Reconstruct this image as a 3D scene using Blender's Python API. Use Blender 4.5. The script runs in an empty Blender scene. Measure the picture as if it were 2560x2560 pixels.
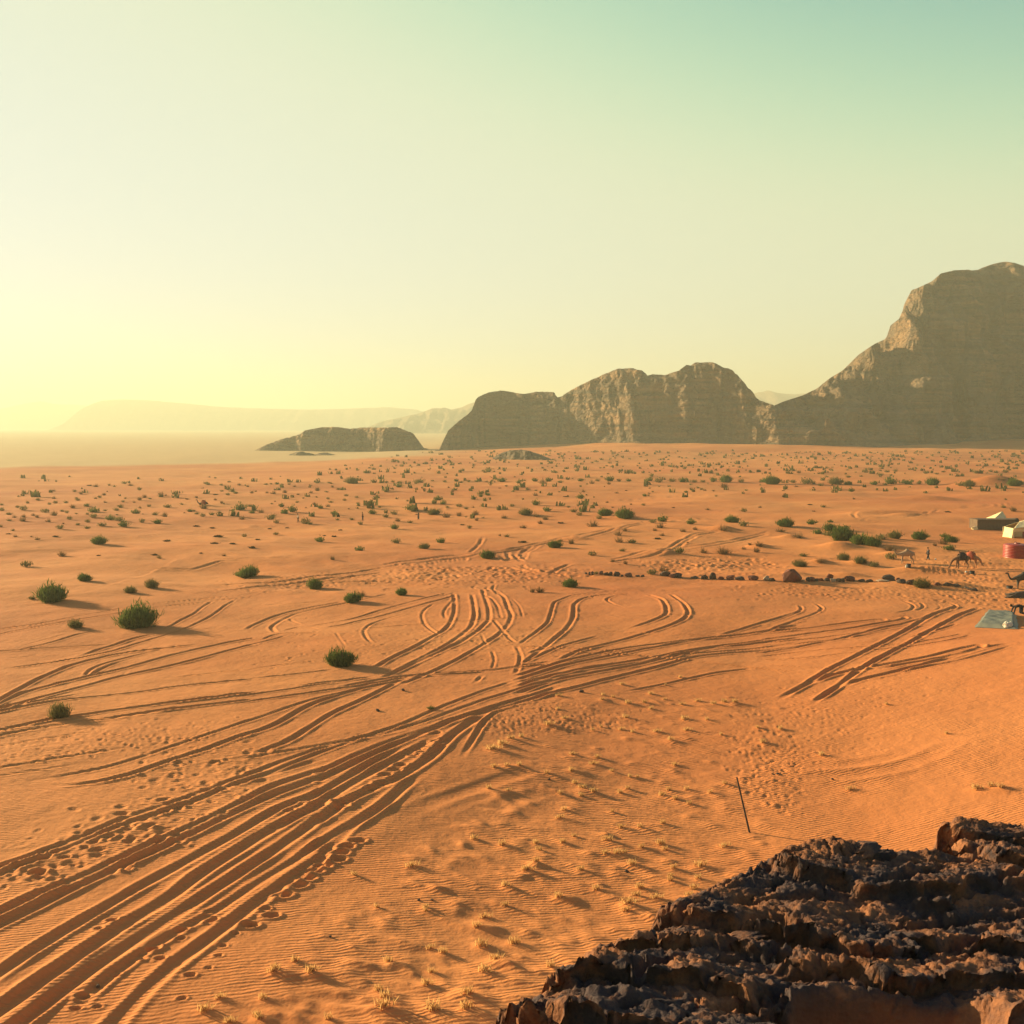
import bpy, bmesh, math, random, time
import numpy as np
from mathutils import Vector, Matrix

random.seed(7); RNG = np.random.RandomState(11)
scene = bpy.context.scene
COL = scene.collection
R = math.radians

# ------------------------------------------------------------------ camera
F, CX, HOR, CAMZ = 2744.0, 1280.0, 1068.0, 18.0
PITCH = math.atan((CX - HOR) / F)
cam_d = bpy.data.cameras.new('camera'); cam = bpy.data.objects.new('camera', cam_d); COL.objects.link(cam)
cam.location = (0, 0, CAMZ); cam.rotation_euler = (math.pi / 2 - PITCH, 0, 0)
cam_d.sensor_width = 36; cam_d.lens = 36 * F / 2560; cam_d.clip_start = 0.1; cam_d.clip_end = 40000
scene.camera = cam

# ------------------------------------------------------------------ sky, sun, exposure
SUN_AZ, SUN_EL = R(58), R(13.0)            # azimuth to the left of the view axis
SKY_GRADE = [(0.180, 3.8, 0.715), (0.125, 3.2, 0.790), (0.175, 1.1, 1.02)]   # r, g, b
world = bpy.data.worlds.new('World'); scene.world = world; world.use_nodes = True
nt = world.node_tree; nt.nodes.clear()
wo = nt.nodes.new('ShaderNodeOutputWorld'); bg = nt.nodes.new('ShaderNodeBackground')
sky = nt.nodes.new('ShaderNodeTexSky'); sky.sky_type = 'NISHITA'; sky.sun_disc = False
sky.sun_elevation = SUN_EL; sky.sun_rotation = -SUN_AZ
sky.altitude = 900; sky.air_density = 1.0; sky.dust_density = 1.0; sky.ozone_density = 1.0
# film-like shoulder on the sky colour: c -> 1 - exp(-k c^p) per channel, the cross-processed look of the whole dome
EXPOSURE, SKY_STRENGTH = 1.7, 0.06
sep = nt.nodes.new('ShaderNodeSeparateColor'); com = nt.nodes.new('ShaderNodeCombineColor')
nt.links.new(sky.outputs[0], sep.inputs[0])
def wmath(op, a, b):
    n = nt.nodes.new('ShaderNodeMath'); n.operation = op
    for i, v in enumerate((a, b)):
        if isinstance(v, (int, float)): n.inputs[i].default_value = v
        else: nt.links.new(v, n.inputs[i])
    return n.outputs[0]
for ch, (k, p, g) in enumerate(SKY_GRADE):
    e = wmath('MULTIPLY', wmath('POWER', sep.outputs[ch], p), -k)
    v = wmath('SUBTRACT', 1.0, wmath('POWER', math.e, e))
    nt.links.new(wmath('MULTIPLY', v, g / (SKY_STRENGTH * 2 ** EXPOSURE)), com.inputs[ch])
nt.links.new(com.outputs[0], bg.inputs[0])
nt.links.new(bg.outputs[0], wo.inputs[0]); bg.inputs[1].default_value = SKY_STRENGTH
sd = bpy.data.lights.new('sun', 'SUN'); sun = bpy.data.objects.new('sun', sd); COL.objects.link(sun)
sd.energy = 5.0; sd.angle = R(0.5); sd.color = (1.0, 0.80, 0.42)
SUNV = Vector((-math.sin(SUN_AZ) * math.cos(SUN_EL), math.cos(SUN_AZ) * math.cos(SUN_EL), math.sin(SUN_EL)))
sun.rotation_euler = SUNV.to_track_quat('Z', 'Y').to_euler(); sun.location = (-60, 40, 60)
vs = scene.view_settings
vs.view_transform = 'Standard'; vs.look = 'None'; vs.gamma = 1; vs.exposure = EXPOSURE; vs.use_curve_mapping = False
cy = scene.cycles
cy.use_denoising = True; cy.max_bounces = 5; cy.diffuse_bounces = 3; cy.volume_bounces = 1; cy.transparent_max_bounces = 8
HAZE_DENSITY, HAZE_COLOR, HAZE_G = 0.00030, (0.56, 0.60, 0.50, 1), 0.25

# ------------------------------------------------------------------ numpy noise
def _hash(ix, iy, iz, seed):
    h = (ix.astype(np.int64) * 374761393 + iy.astype(np.int64) * 668265263 + iz * 2147483647 + seed * 974711) & 0xFFFFFFFF
    h = ((h ^ (h >> 13)) * 1274126177) & 0xFFFFFFFF
    h = ((h ^ (h >> 16)) * 2246822519) & 0xFFFFFFFF
    return (h ^ (h >> 15)) & 0xFFFFFFFF
def noise(x, y, seed=0):
    """2D gradient noise, about -1..1"""
    x = np.asarray(x, float); y = np.asarray(y, float)
    ix = np.floor(x); iy = np.floor(y); fx = x - ix; fy = y - iy
    u = fx * fx * fx * (fx * (fx * 6 - 15) + 10); v = fy * fy * fy * (fy * (fy * 6 - 15) + 10)
    def g(dx, dy):
        a = _hash(ix + dx, iy + dy, 0, seed) * (2 * math.pi / 4294967296.0)
        return np.cos(a) * (fx - dx) + np.sin(a) * (fy - dy)
    a = g(0, 0); b = g(1, 0); c = g(0, 1); d = g(1, 1)
    return 1.5 * ((a * (1 - u) + b * u) * (1 - v) + (c * (1 - u) + d * u) * v)
def fbm(x, y, seed=0, n=4, gain=0.5, lac=2.03):
    s = 0; a = 1.0
    for k in range(n):
        s = s + a * noise(x, y, seed + k * 17); x = np.asarray(x) * lac + 3.7; y = np.asarray(y) * lac - 1.9; a *= gain
    return s
def ridged(x, y, seed=0, n=4, gain=0.5, lac=2.1):
    s = 0; a = 1.0
    for k in range(n):
        s = s + a * (1 - 2 * np.abs(noise(x, y, seed + k * 13))); x = np.asarray(x) * lac + 5.1; y = np.asarray(y) * lac + 2.3; a *= gain
    return s
def S(t):
    t = np.clip(t, 0, 1); return t * t * (3 - 2 * t)

# ------------------------------------------------------------------ helpers: objects, materials
def tag(o, label=None, cat=None, group=None, kind=None):
    if label: o['label'] = label
    if cat: o['category'] = cat
    if group: o['group'] = group
    if kind: o['kind'] = kind
    return o
def obj(name, me, m=None, parent=None, loc=None):
    o = bpy.data.objects.new(name, me); COL.objects.link(o)
    if m is not None:
        me.materials.clear(); me.materials.append(m)
    if parent is not None: o.parent = parent
    if loc is not None: o.location = loc
    return o
def empty(name, loc=(0, 0, 0), rz=0.0, sc=1.0):
    o = bpy.data.objects.new(name, None); COL.objects.link(o); o.empty_display_size = 0.2
    o.location = loc; o.rotation_euler = (0, 0, rz); o.scale = (sc, sc, sc) if not isinstance(sc, tuple) else sc
    return o
def copy_tree(o, parent=None):
    c = o.copy(); COL.objects.link(c); c.parent = parent
    for ch in list(o.children): copy_tree(ch, c)
    return c
def mesh_np(name, v, f, smooth=True):
    """v (n,3), f (m,k) with one k"""
    me = bpy.data.meshes.new(name); v = np.asarray(v, np.float32); f = np.asarray(f, np.int32)
    k = f.shape[1]
    me.vertices.add(len(v)); me.vertices.foreach_set('co', v.ravel())
    me.loops.add(f.size); me.loops.foreach_set('vertex_index', f.ravel())
    me.polygons.add(len(f)); me.polygons.foreach_set('loop_start', np.arange(0, f.size, k, dtype=np.int32))
    me.polygons.foreach_set('use_smooth', np.full(len(f), bool(smooth)))
    me.update(calc_edges=True); return me
def grid_faces(nr, nc, wrap=False):
    i = np.arange(nr - 1)[:, None]; j = np.arange(nc if wrap else nc - 1)[None, :]
    j2 = (j + 1) % nc
    return np.stack([i * nc + j, i * nc + j2, (i + 1) * nc + j2, (i + 1) * nc + j], -1).reshape(-1, 4)
def new_mat(name):
    m = bpy.data.materials.new(name); m.use_nodes = True; t = m.node_tree
    return m, t, t.nodes['Principled BSDF']
def N(t, typ, **kw):
    n = t.nodes.new(typ)
    for k, v in kw.items():
        if isinstance(k, str) and hasattr(n, k): setattr(n, k, v)
    return n
def mat(name, c1, c2=None, scale=4.0, rough=0.85, bump=0.0, bscale=None, detail=5, spec=0.25, stretch=None, trans=0.0):
    m, t, b = new_mat(name)
    b.inputs['Roughness'].default_value = rough; b.inputs['Specular IOR Level'].default_value = spec
    co = N(t, 'ShaderNodeTexCoord'); mp = N(t, 'ShaderNodeMapping'); t.links.new(co.outputs['Object'], mp.inputs[0])
    if stretch: mp.inputs['Scale'].default_value = stretch
    nz = N(t, 'ShaderNodeTexNoise'); nz.inputs['Scale'].default_value = scale; nz.inputs['Detail'].default_value = detail
    t.links.new(mp.outputs[0], nz.inputs[0])
    cr = N(t, 'ShaderNodeValToRGB'); cr.color_ramp.elements[0].position = 0.3; cr.color_ramp.elements[1].position = 0.7
    cr.color_ramp.elements[0].color = (*c1, 1); cr.color_ramp.elements[1].color = (*(c2 or c1), 1)
    t.links.new(nz.outputs[0], cr.inputs[0]); t.links.new(cr.outputs[0], b.inputs['Base Color'])
    if bump:
        bn = N(t, 'ShaderNodeTexNoise'); bn.inputs['Scale'].default_value = bscale or scale * 3; bn.inputs['Detail'].default_value = 6
        t.links.new(mp.outputs[0], bn.inputs[0])
        bp = N(t, 'ShaderNodeBump'); bp.inputs['Strength'].default_value = bump; bp.inputs['Distance'].default_value = 0.05
        t.links.new(bn.outputs[0], bp.inputs['Height']); t.links.new(bp.outputs[0], b.inputs['Normal'])
    return m

# ------------------------------------------------------------------ terrain height
def seg_dist(x, y, x0, y0, x1, y1):
    dx, dy = x1 - x0, y1 - y0; L = dx * dx + dy * dy
    t = np.clip(((x - x0) * dx + (y - y0) * dy) / L, 0, 1)
    return np.hypot(x - (x0 + t * dx), y - (y0 + t * dy))
MOUNDS = []      # (x, y, rx, ry, rot, h)
for mx, my, rx, ry, rot, mh in [(1980, 1347, 2.2, 1.6, -.4, .7), (2099, 1375, 2.8, 1.8, -.4, .95), (2238, 1393, 1.9, 1.3, -.5, .6), (2152, 1408, 1.7, 1.2, -.5, .5), (2056, 1406, 1.5, 1.1, -.5, .5), (2317, 1431, 4.0, 1.4, -.35, .85), (2368, 1470, 4.5, 1.3, -.45, .75),
                               (1810, 1330, 2.4, 1.6, -.5, .75), (1900, 1370, 2.0, 1.5, -.5, .6), (1564, 1297, 3.6, 2.4, -.3, .7), (1440, 1350, 2.4, 1.6, -.5, .4), (2314, 1246, 8, 3, -.2, 1.3), (2480, 1214, 9, 5, 0, 3.0), (2228, 1285, 8, 3, .1, .9), (2270, 1293, 5, 2, .2, .7),
                               (1700, 1300, 5, 2, -.3, .5), (1220, 1392, 3, 1.6, -.5, .35), (1660, 1385, 3, 1.8, -.4, .45), (2190, 1355, 3.5, 1.8, -.3, .6), (1540, 1330, 3, 1.8, -.4, .4), (2420, 1410, 5, 1.5, -.2, .35), (1990, 1440, 2.2, 1.3, -.4, .4), (2130, 1440, 2.4, 1.3, -.4, .45)]:
    md = CAMZ * F / (my - HOR); MOUNDS.append(((mx - CX) / F * md, md, rx, ry, rot, mh))
def base_h(x, y):
    x = np.asarray(x, float); y = np.asarray(y, float)
    r = np.hypot(x, y)
    z = 0.30 * fbm(x / 38, y / 38, 3, 3) * S((r - 40) / 60) + 0.10 * fbm(x / 11, y / 11, 5, 2)
    z = z + 0.55 * fbm(x / 60, y / 38, 19, 3) * S((r - 85) / 70) * (1 - 0.6 * S((r - 350) / 200))
    z = z + 1.3 * fbm(x / 95, y / 95, 9, 3) * S((r - 190) / 200) * (0.25 + 0.75 * S((x + 20) / 90))
    d = seg_dist(x, y, 1, 3, 9, 8)
    hill = 11.0 - 0.60 * np.maximum(d - 4.5, 0)
    z = np.where(hill > z, hill, z) * 0.5 + 0.5 * (np.log1p(np.exp(np.clip((hill - z) * 1.2, -30, 30))) / 1.2 + z)
    z = z + 3.1 * S((x - 13 - 0.10 * (y - 40)) / 32) * S((y - 12) / 22) * (1 - S((y - 70) / 45))
    z = z - 1.0 * np.exp(-(((x - 8) / 12) ** 2 + ((y - 50) / 16) ** 2))
    z = z + 9.5 * S((y - 560) / 420) * S((x + 60) / 220) - 1.5 * S((y - 330) / 60) * S((-x - 60) / 60) * S((3000 - y) / 500)
    for (mx, my, rx, ry, rot, h) in MOUNDS:
        c, s = math.cos(rot), math.sin(rot)
        near = (np.abs(x - mx) < 4 * max(rx, ry)) & (np.abs(y - my) < 4 * max(rx, ry))
        if not near.any(): continue
        u = (x - mx) * c + (y - my) * s; v = -(x - mx) * s + (y - my) * c
        z = z + np.where(near, h * np.exp(-(u / rx) ** 2 - (v / ry) ** 2), 0)
    return z
CF = np.array([0, math.cos(PITCH), -math.sin(PITCH)]); CU = np.array([0, math.sin(PITCH), math.cos(PITCH)])
def rays(px, py):
    px = np.atleast_1d(np.asarray(px, float)); py = np.atleast_1d(np.asarray(py, float))
    d = CF[None] + ((CX - py) / F)[:, None] * CU[None]; d[:, 0] = (px - CX) / F
    return d / d[:, 1:2]                     # y component = 1
_TS = np.geomspace(14, 13000, 520)
def ground_at(px, py):
    """photo pixels (2560 frame) -> points on the terrain"""
    d = rays(px, py); n = len(d)
    X = d[:, 0:1] * _TS; Y = np.broadcast_to(_TS, X.shape); Z = CAMZ + d[:, 2:3] * _TS
    below = Z < base_h(X, Y)
    k = np.where(below.any(1), below.argmax(1), len(_TS) - 1); k = np.maximum(k, 1)
    lo = _TS[k - 1].copy(); hi = _TS[k].copy()
    for _ in range(24):
        m = 0.5 * (lo + hi); b = CAMZ + d[:, 2] * m < base_h(d[:, 0] * m, m)
        hi = np.where(b, m, hi); lo = np.where(b, lo, m)
    return np.stack([d[:, 0] * hi, hi, CAMZ + d[:, 2] * hi], -1)
def plane_pts(pts, D):
    """photo pixels of the 1932-wide overview -> (x, z) on the plane y = D"""
    p = np.asarray(pts, float) * 2560 / 1932; d = rays(p[:, 0], p[:, 1])
    return d[:, 0] * D, CAMZ + d[:, 2] * D
def crop(x0, y0, sc): return lambda pts: [(x0 + p[0] / sc, y0 + p[1] / sc) for p in pts]
# ------------------------------------------------------------------ sand relief rasters (ruts, footprints, mounds)
class Raster:
    def __init__(s, x0, x1, y0, y1, res):
        s.x0, s.y0, s.res = x0, y0, res; s.nx = int((x1 - x0) / res); s.ny = int((y1 - y0) / res)
        s.h = np.zeros((s.ny, s.nx), np.float32); s.d = np.full((s.ny, s.nx), 99, np.float32)
    def win(s, x, y, rad):
        i0 = max(0, int((x - rad - s.x0) / s.res)); i1 = min(s.nx, int((x + rad - s.x0) / s.res) + 1)
        j0 = max(0, int((y - rad - s.y0) / s.res)); j1 = min(s.ny, int((y + rad - s.y0) / s.res) + 1)
        return i0, i1, j0, j1
    def xy(s, i0, i1, j0, j1):
        return (s.x0 + (np.arange(i0, i1) + 0.5) * s.res)[None, :], (s.y0 + (np.arange(j0, j1) + 0.5) * s.res)[:, None]
    def rut(s, P, w, dep, berm, fade=(True, True), seed=0):
        P = np.asarray(P, float)[:, :2]; cut = 3.2 * w + 0.2; idx = []
        L = np.r_[0, np.cumsum(np.hypot(*np.diff(P, axis=0).T))]
        n = max(2, int(L[-1] / max(0.5, 2 * w))); q = np.linspace(0, L[-1], n + 1)
        Q = np.stack([np.interp(q, L, P[:, 0]), np.interp(q, L, P[:, 1])], -1)
        # smooth the polyline
        for _ in range(6): Q[1:-1] = 0.25 * Q[:-2] + 0.5 * Q[1:-1] + 0.25 * Q[2:]
        for a, b in zip(Q[:-1], Q[1:]):
            c = (a + b) / 2; l = np.hypot(*(b - a)) / 2
            i0, i1, j0, j1 = s.win(c[0], c[1], l + cut)
            if i1 <= i0 or j1 <= j0: continue
            X, Y = s.xy(i0, i1, j0, j1); d = seg_dist(X, Y, a[0], a[1], b[0], b[1] + 1e-6)
            s.d[j0:j1, i0:i1] = np.minimum(s.d[j0:j1, i0:i1], d)
            m = np.nonzero(d < cut); idx.append((m[0] + j0) * s.nx + m[1] + i0)
        if not idx: return
        idx = np.unique(np.concatenate(idx)); fl = s.d.ravel(); hf = s.h.ravel()
        x = s.x0 + (idx % s.nx + 0.5) * s.res; y = s.y0 + (idx // s.nx + 0.5) * s.res
        e0 = np.hypot(x - Q[0, 0], y - Q[0, 1]); e1 = np.hypot(x - Q[-1, 0], y - Q[-1, 1])
        endf = (S((e0 + 0.1) / (fade[0] * (2 * w + 0.8))) if fade[0] else 1.0) * (S((e1 + 0.1) / (fade[1] * (2 * w + 0.8))) if fade[1] else 1.0) + 0 * e0
        d = fl[idx] + 0.06 * w * noise(x / (3 * w), y / (3 * w), seed) + 0.15 * w * noise(x / (16 * w), y / (16 * w), seed + 3) ; d = np.abs(d)
        a = np.clip(0.95 + 0.5 * noise(x / 6, y / 6, seed + 1), 0.3, 1.5) * endf
        pit = np.exp(-(d / w) ** 3); rim = np.exp(-((d - 1.55 * w) / (0.55 * w)) ** 2)
        rim = rim * np.clip(0.95 + 0.45 * noise(x / (7 * w), y / (7 * w), seed + 2), 0.3, 1.6)
        k = S(1.6 * pit) * 0.85
        hf[idx] = hf[idx] * (1 - k * endf) + a * (-dep * pit + berm * rim)
        fl[idx] = 99
    def pit(s, x, y, r, dep, rim=0.45, ax=1.0, rot=0.0):
        i0, i1, j0, j1 = s.win(x, y, 2.4 * r * max(ax, 1))
        if i1 <= i0 or j1 <= j0: return
        X, Y = s.xy(i0, i1, j0, j1); c, sn = math.cos(rot), math.sin(rot)
        u = ((X - x) * c + (Y - y) * sn) / ax; v = -(X - x) * sn + (Y - y) * c
        d = np.hypot(u, v) / r
        s.h[j0:j1, i0:i1] += (-dep * np.exp(-d ** 3) + rim * dep * np.exp(-((d - 1.35) / 0.4) ** 2)).astype(np.float32)
    def bump(s, x, y, r, h, ax=1.0, rot=0.0):
        i0, i1, j0, j1 = s.win(x, y, 2.4 * r * max(ax, 1))
        if i1 <= i0 or j1 <= j0: return
        X, Y = s.xy(i0, i1, j0, j1); c, sn = math.cos(rot), math.sin(rot)
        u = ((X - x) * c + (Y - y) * sn) / ax; v = -(X - x) * sn + (Y - y) * c
        s.h[j0:j1, i0:i1] += (h * np.exp(-(u * u + v * v) / (r * r))).astype(np.float32)
    def sample(s, x, y):
        u = (x - s.x0) / s.res - 0.5; v = (y - s.y0) / s.res - 0.5
        ok = (u > 1) & (v > 1) & (u < s.nx - 2) & (v < s.ny - 2)
        i = np.clip(u.astype(int), 0, s.nx - 2); j = np.clip(v.astype(int), 0, s.ny - 2)
        fu = u - i; fv = v - j
        r = s.h[j, i] * (1 - fu) * (1 - fv) + s.h[j, i + 1] * fu * (1 - fv) + s.h[j + 1, i] * (1 - fu) * fv + s.h[j + 1, i + 1] * fu * fv
        return np.where(ok, r, 0)
NEAR = Raster(-46, 74, 24, 150, 0.06); MID = Raster(-130, 170, 149, 430, 0.2)
A_ = crop(0, 1500, 3.01875); B_ = crop(640, 1420, 2.6108); C_ = crop(1300, 1450, 2.76); D_ = crop(1900, 1450, 2.927)
E_ = crop(0, 1900, 2.415); F_ = crop(600, 1700, 2.415); G_ = crop(1160, 1680, 2.3); H_ = crop(600, 2160, 2.415)
K1 = crop(0, 1180, 4.025); K2 = crop(480, 1180, 4.025); K3 = crop(960, 1180, 4.025); K4 = crop(1440, 1180, 4.025); K5 = crop(1920, 1100, 3.019)
RUTS = []
def rut(cr, w, dep, berm, *pts):
    k = 0.66 if cr is B_ else (0.85 if cr in (A_, C_, D_) else 0.74); RUTS.append((cr(pts), w, dep * k, berm * k))
T1, T2, T3 = (0.16, 0.085, 0.075), (0.20, 0.11, 0.095), (0.23, 0.13, 0.105)
T0 = (0.12, 0.055, 0.05)
# left plain
rut(A_, *T1, (-20, 222), (300, 180), (600, 120), (900, 65), (1200, 20), (1500, -6), (1932, -45)); rut(A_, *T1, (-20, 262), (400, 180), (700, 130), (1000, 80), (1300, 40), (1600, 8), (1932, -25))
rut(A_, *T0, (150, 350), (300, 310), (450, 270), (560, 240)); rut(A_, *T1, (130, 380), (400, 320), (600, 255), (750, 230))
rut(A_, *T1, (-20, 388), (250, 370), (600, 350), (900, 330)); rut(A_, *T2, (600, 430), (700, 390), (900, 330), (1010, 290), (1150, 262))
rut(A_, *T1, (1240, 225), (1350, 160), (1460, 110), (1530, 50), (1600, 10)); rut(A_, *T1, (50, 515), (400, 470), (600, 440), (850, 390), (1000, 340), (1200, 280), (1350, 235), (1480, 180), (1600, 120), (1700, 40), (1780, 0))
rut(A_, *T2, (-20, 765), (120, 690), (280, 600), (400, 550), (540, 490), (700, 450), (870, 410), (1100, 380), (1350, 355), (1550, 325))
rut(A_, *T1, (650, 575), (660, 540), (720, 500), (900, 450), (1100, 400), (1300, 360)); rut(A_, *T1, (700, 570), (720, 540), (830, 490), (1000, 440))
rut(A_, *T2, (-20, 790), (200, 690), (450, 630), (700, 570), (950, 515), (1200, 440), (1500, 370), (1700, 325), (1932, 285))
rut(A_, *T2, (-20, 830), (300, 740), (600, 660), (900, 580), (1100, 540), (1400, 470), (1700, 390), (1932, 330))
rut(A_, *T1, (-20, 850), (200, 800), (500, 750), (800, 720), (1100, 690), (1350, 650), (1600, 625), (1932, 595)); rut(A_, *T0, (1200, 600), (1500, 560), (1932, 520))
rut(A_, *T1, (-20, 815), (260, 775), (450, 735), (700, 690)); rut(A_, *T1, (940, 580), (935, 545), (960, 530))
rut(A_, *T2, (-20, 988), (200, 940), (400, 895), (560, 880), (800, 840), (1100, 800), (1500, 750), (1932, 695)); rut(A_, *T2, (-20, 1028), (250, 970), (500, 930), (800, 900), (1100, 850), (1500, 800), (1932, 750))
rut(A_, *T1, (-20, 1268), (300, 1215), (600, 1165), (800, 1140), (1100, 1085)); rut(A_, *T0, (-20, 1330), (300, 1280), (640, 1230))
rut(A_, *T1, (170, 1375), (500, 1320), (800, 1270), (950, 1220), (1200, 1140), (1400, 1070), (1650, 990), (1932, 890))
rut(A_, *T2, (350, 1405), (560, 1400), (850, 1360), (1100, 1280), (1300, 1200), (1500, 1150), (1700, 1070), (1932, 990)); rut(A_, *T1, (1400, 1260), (1700, 1210), (1932, 1170))
rut(A_, *T0, (-20, 1105), (250, 1060), (600, 1000), (900, 960)); rut(A_, *T0, (60, 440), (280, 420), (420, 400))
# donut turns in the middle
rut(B_, *T1, (1160, 235), (1100, 270), (1080, 310), (1100, 370), (1150, 410), (1200, 440)); rut(B_, *T1, (1240, 340), (1222, 290), (1260, 240), (1300, 200), (1290, 170))
rut(B_, *T2, (1290, 170), (1300, 240), (1295, 300), (1270, 360), (1230, 410), (1150, 450), (1050, 510), (900, 580), (780, 650)); rut(B_, *T2, (1410, 170), (1425, 250), (1430, 310), (1410, 380), (1340, 440), (1250, 500), (1100, 580), (900, 680))
rut(B_, *T2, (1480, 150), (1520, 270), (1525, 340), (1450, 410), (1350, 480), (1280, 510), (1000, 640), (820, 720)); rut(B_, *T2, (1560, 150), (1620, 190), (1640, 250), (1670, 310), (1650, 370), (1580, 440), (1500, 490), (1350, 580), (1150, 680), (950, 760))
rut(B_, *T1, (1500, 180), (1540, 200), (1580, 260), (1600, 330)); rut(B_, *T0, (1670, 200), (1720, 250), (1740, 320)); rut(B_, *T1, (1550, 340), (1600, 400), (1660, 470), (1700, 490)); rut(B_, *T0, (1470, 430), (1490, 480), (1510, 510))
rut(B_, *T2, (570, 220), (400, 250), (200, 290), (80, 330), (0, 365), (-60, 400)); rut(B_, *T2, (860, 170), (720, 205), (560, 235), (420, 262), (250, 300), (150, 350), (95, 390), (130, 420)); rut(B_, *T1, (260, 330), (200, 330), (240, 350), (300, 370))
rut(B_, *T2, (1250, 165), (1120, 195), (1000, 225), (800, 280), (600, 340), (450, 365), (350, 378)); rut(B_, *T2, (1300, 180), (1240, 200), (1100, 235), (900, 290), (700, 340), (560, 375), (450, 390))
rut(B_, *T1, (1000, 290), (850, 330), (740, 370), (700, 410), (720, 460), (770, 500)); rut(B_, *T0, (-20, 243), (300, 230), (570, 218)); rut(B_, *T0, (260, 335), (450, 320), (660, 305))
rut(B_, *T1, (680, 400), (1000, 370), (1300, 350), (1500, 340), (1740, 320)); rut(B_, *T0, (1150, 435), (1500, 410), (1932, 405)); rut(B_, *T0, (1500, 505), (1932, 520)); rut(B_, *T0, (700, 380), (900, 362), (1060, 365))
rut(B_, *T1, (830, 155), (900, 130), (1000, 115), (1200, 105), (1500, 95)); rut(B_, *T1, (820, 150), (860, 135), (960, 120)); rut(B_, *T1, (0, 115), (200, 100), (450, 92), (700, 85), (860, 95)); rut(B_, *T1, (1060, 150), (1250, 120), (1450, 105), (1560, 100))
rut(B_, *T1, (1440, 150), (1400, 130), (1440, 115)); rut(B_, *T1, (1530, 160), (1490, 140), (1520, 120)); rut(B_, *T1, (1580, 175), (1540, 140), (1560, 110)); rut(B_, *T1, (1000, 150), (1100, 140), (1200, 150)); rut(B_, *T1, (1150, 160), (1230, 180), (1300, 160))
rut(B_, *T1, (40, 470), (120, 430), (300, 420), (420, 430)); rut(B_, *T1, (-40, 500), (100, 470), (200, 440)); rut(B_, *T0, (520, 420), (560, 480), (590, 520)); rut(B_, *T1, (180, 410), (300, 380), (420, 400))
rut(B_, *T1, (1780, 560), (1850, 530), (1932, 500)); rut(B_, *T1, (1700, 510), (1730, 570), (1720, 640), (1690, 690)); rut(B_, *T0, (1540, 540), (1560, 600), (1540, 660)); rut(B_, *T1, (1480, 700), (1420, 760))
rut(B_, *T1, (-20, 720), (300, 690), (520, 660)); rut(B_, *T0, (-20, 655), (300, 615), (420, 600)); rut(B_, *T1, (200, 780), (500, 740), (700, 720)); rut(B_, *T1, (600, 790), (900, 730), (1100, 690), (1500, 670), (1932, 610)); rut(B_, *T2, (560, 775), (800, 730), (1000, 700), (1400, 690), (1650, 655), (1932, 630))
# right-centre turns
rut(C_, *T1, (620, 85), (500, 90), (350, 105), (240, 150), (215, 230), (190, 300), (100, 370), (0, 440)); rut(C_, *T2, (780, 88), (550, 105), (420, 130), (375, 170), (370, 260), (330, 330), (200, 440), (50, 560))
rut(C_, *T1, (780, 95), (620, 115), (590, 140), (640, 165), (720, 190)); rut(C_, *T2, (880, 100), (980, 130), (1010, 180), (1015, 240), (920, 280), (740, 340)); rut(C_, *T2, (1040, 100), (1130, 160), (1165, 220), (1150, 260), (1050, 310), (900, 360), (600, 440), (400, 490), (280, 550))
rut(C_, *T1, (560, 380), (300, 450), (100, 540), (0, 580)); rut(C_, *T0, (-20, 345), (600, 355), (1000, 370), (1500, 395)); rut(C_, *T1, (-20, 458), (500, 480), (1000, 540), (1500, 595), (1932, 630)); rut(C_, *T1, (220, 490), (700, 520), (1000, 540), (1400, 575))
rut(C_, *T0, (500, 240), (800, 250), (1200, 240), (1600, 225), (1932, 210)); rut(C_, *T0, (300, 60), (600, 75), (900, 70), (1200, 78)); rut(C_, *T0, (100, 40), (500, 120), (900, 140), (1300, 150))
# main bundle, centre to right
rut(C_, *T2, (-20, 662), (300, 565), (520, 510), (800, 460), (1200, 410), (1600, 370), (1932, 340)); rut(C_, *T2, (-20, 690), (300, 592), (600, 530), (900, 470), (1300, 400), (1700, 355), (1932, 310))
rut(C_, *T2, (-20, 735), (300, 640), (800, 560), (1200, 480), (1500, 440), (1932, 385)); rut(C_, *T2, (-20, 785), (250, 690), (560, 630), (800, 590), (1100, 520), (1300, 470), (1932, 400)); rut(C_, *T2, (-20, 832), (400, 740), (700, 660), (1000, 590), (1200, 530), (1500, 500), (1932, 460))
rut(C_, *T1, (-20, 705), (250, 660), (500, 600), (900, 540), (1300, 500), (1932, 430)); rut(C_, *T1, (700, 775), (1000, 720), (1300, 650), (1600, 610)); rut(C_, *T2, (1400, 375), (1600, 320), (1800, 260), (1940, 215)); rut(C_, *T1, (1720, 345), (1850, 305), (1940, 280))
rut(D_, *T2, (-5, 390), (300, 360), (600, 320), (880, 285), (935, 282), (900, 300)); rut(D_, *T2, (-5, 440), (350, 395), (700, 350), (980, 300), (1090, 280), (1060, 262), (980, 265)); rut(D_, *T1, (-5, 470), (400, 430), (700, 390), (1000, 330), (1160, 290), (1300, 250))
rut(D_, *T2, (-5, 537), (300, 490), (600, 430), (900, 350), (1130, 310)); rut(D_, *T1, (-5, 560), (400, 515), (800, 490), (1200, 450), (1500, 390)); rut(D_, *T1, (-5, 585), (300, 575), (600, 540), (900, 510), (1250, 440)); rut(D_, *T1, (-5, 500), (300, 465), (700, 420), (1000, 360), (1200, 330))
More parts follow.
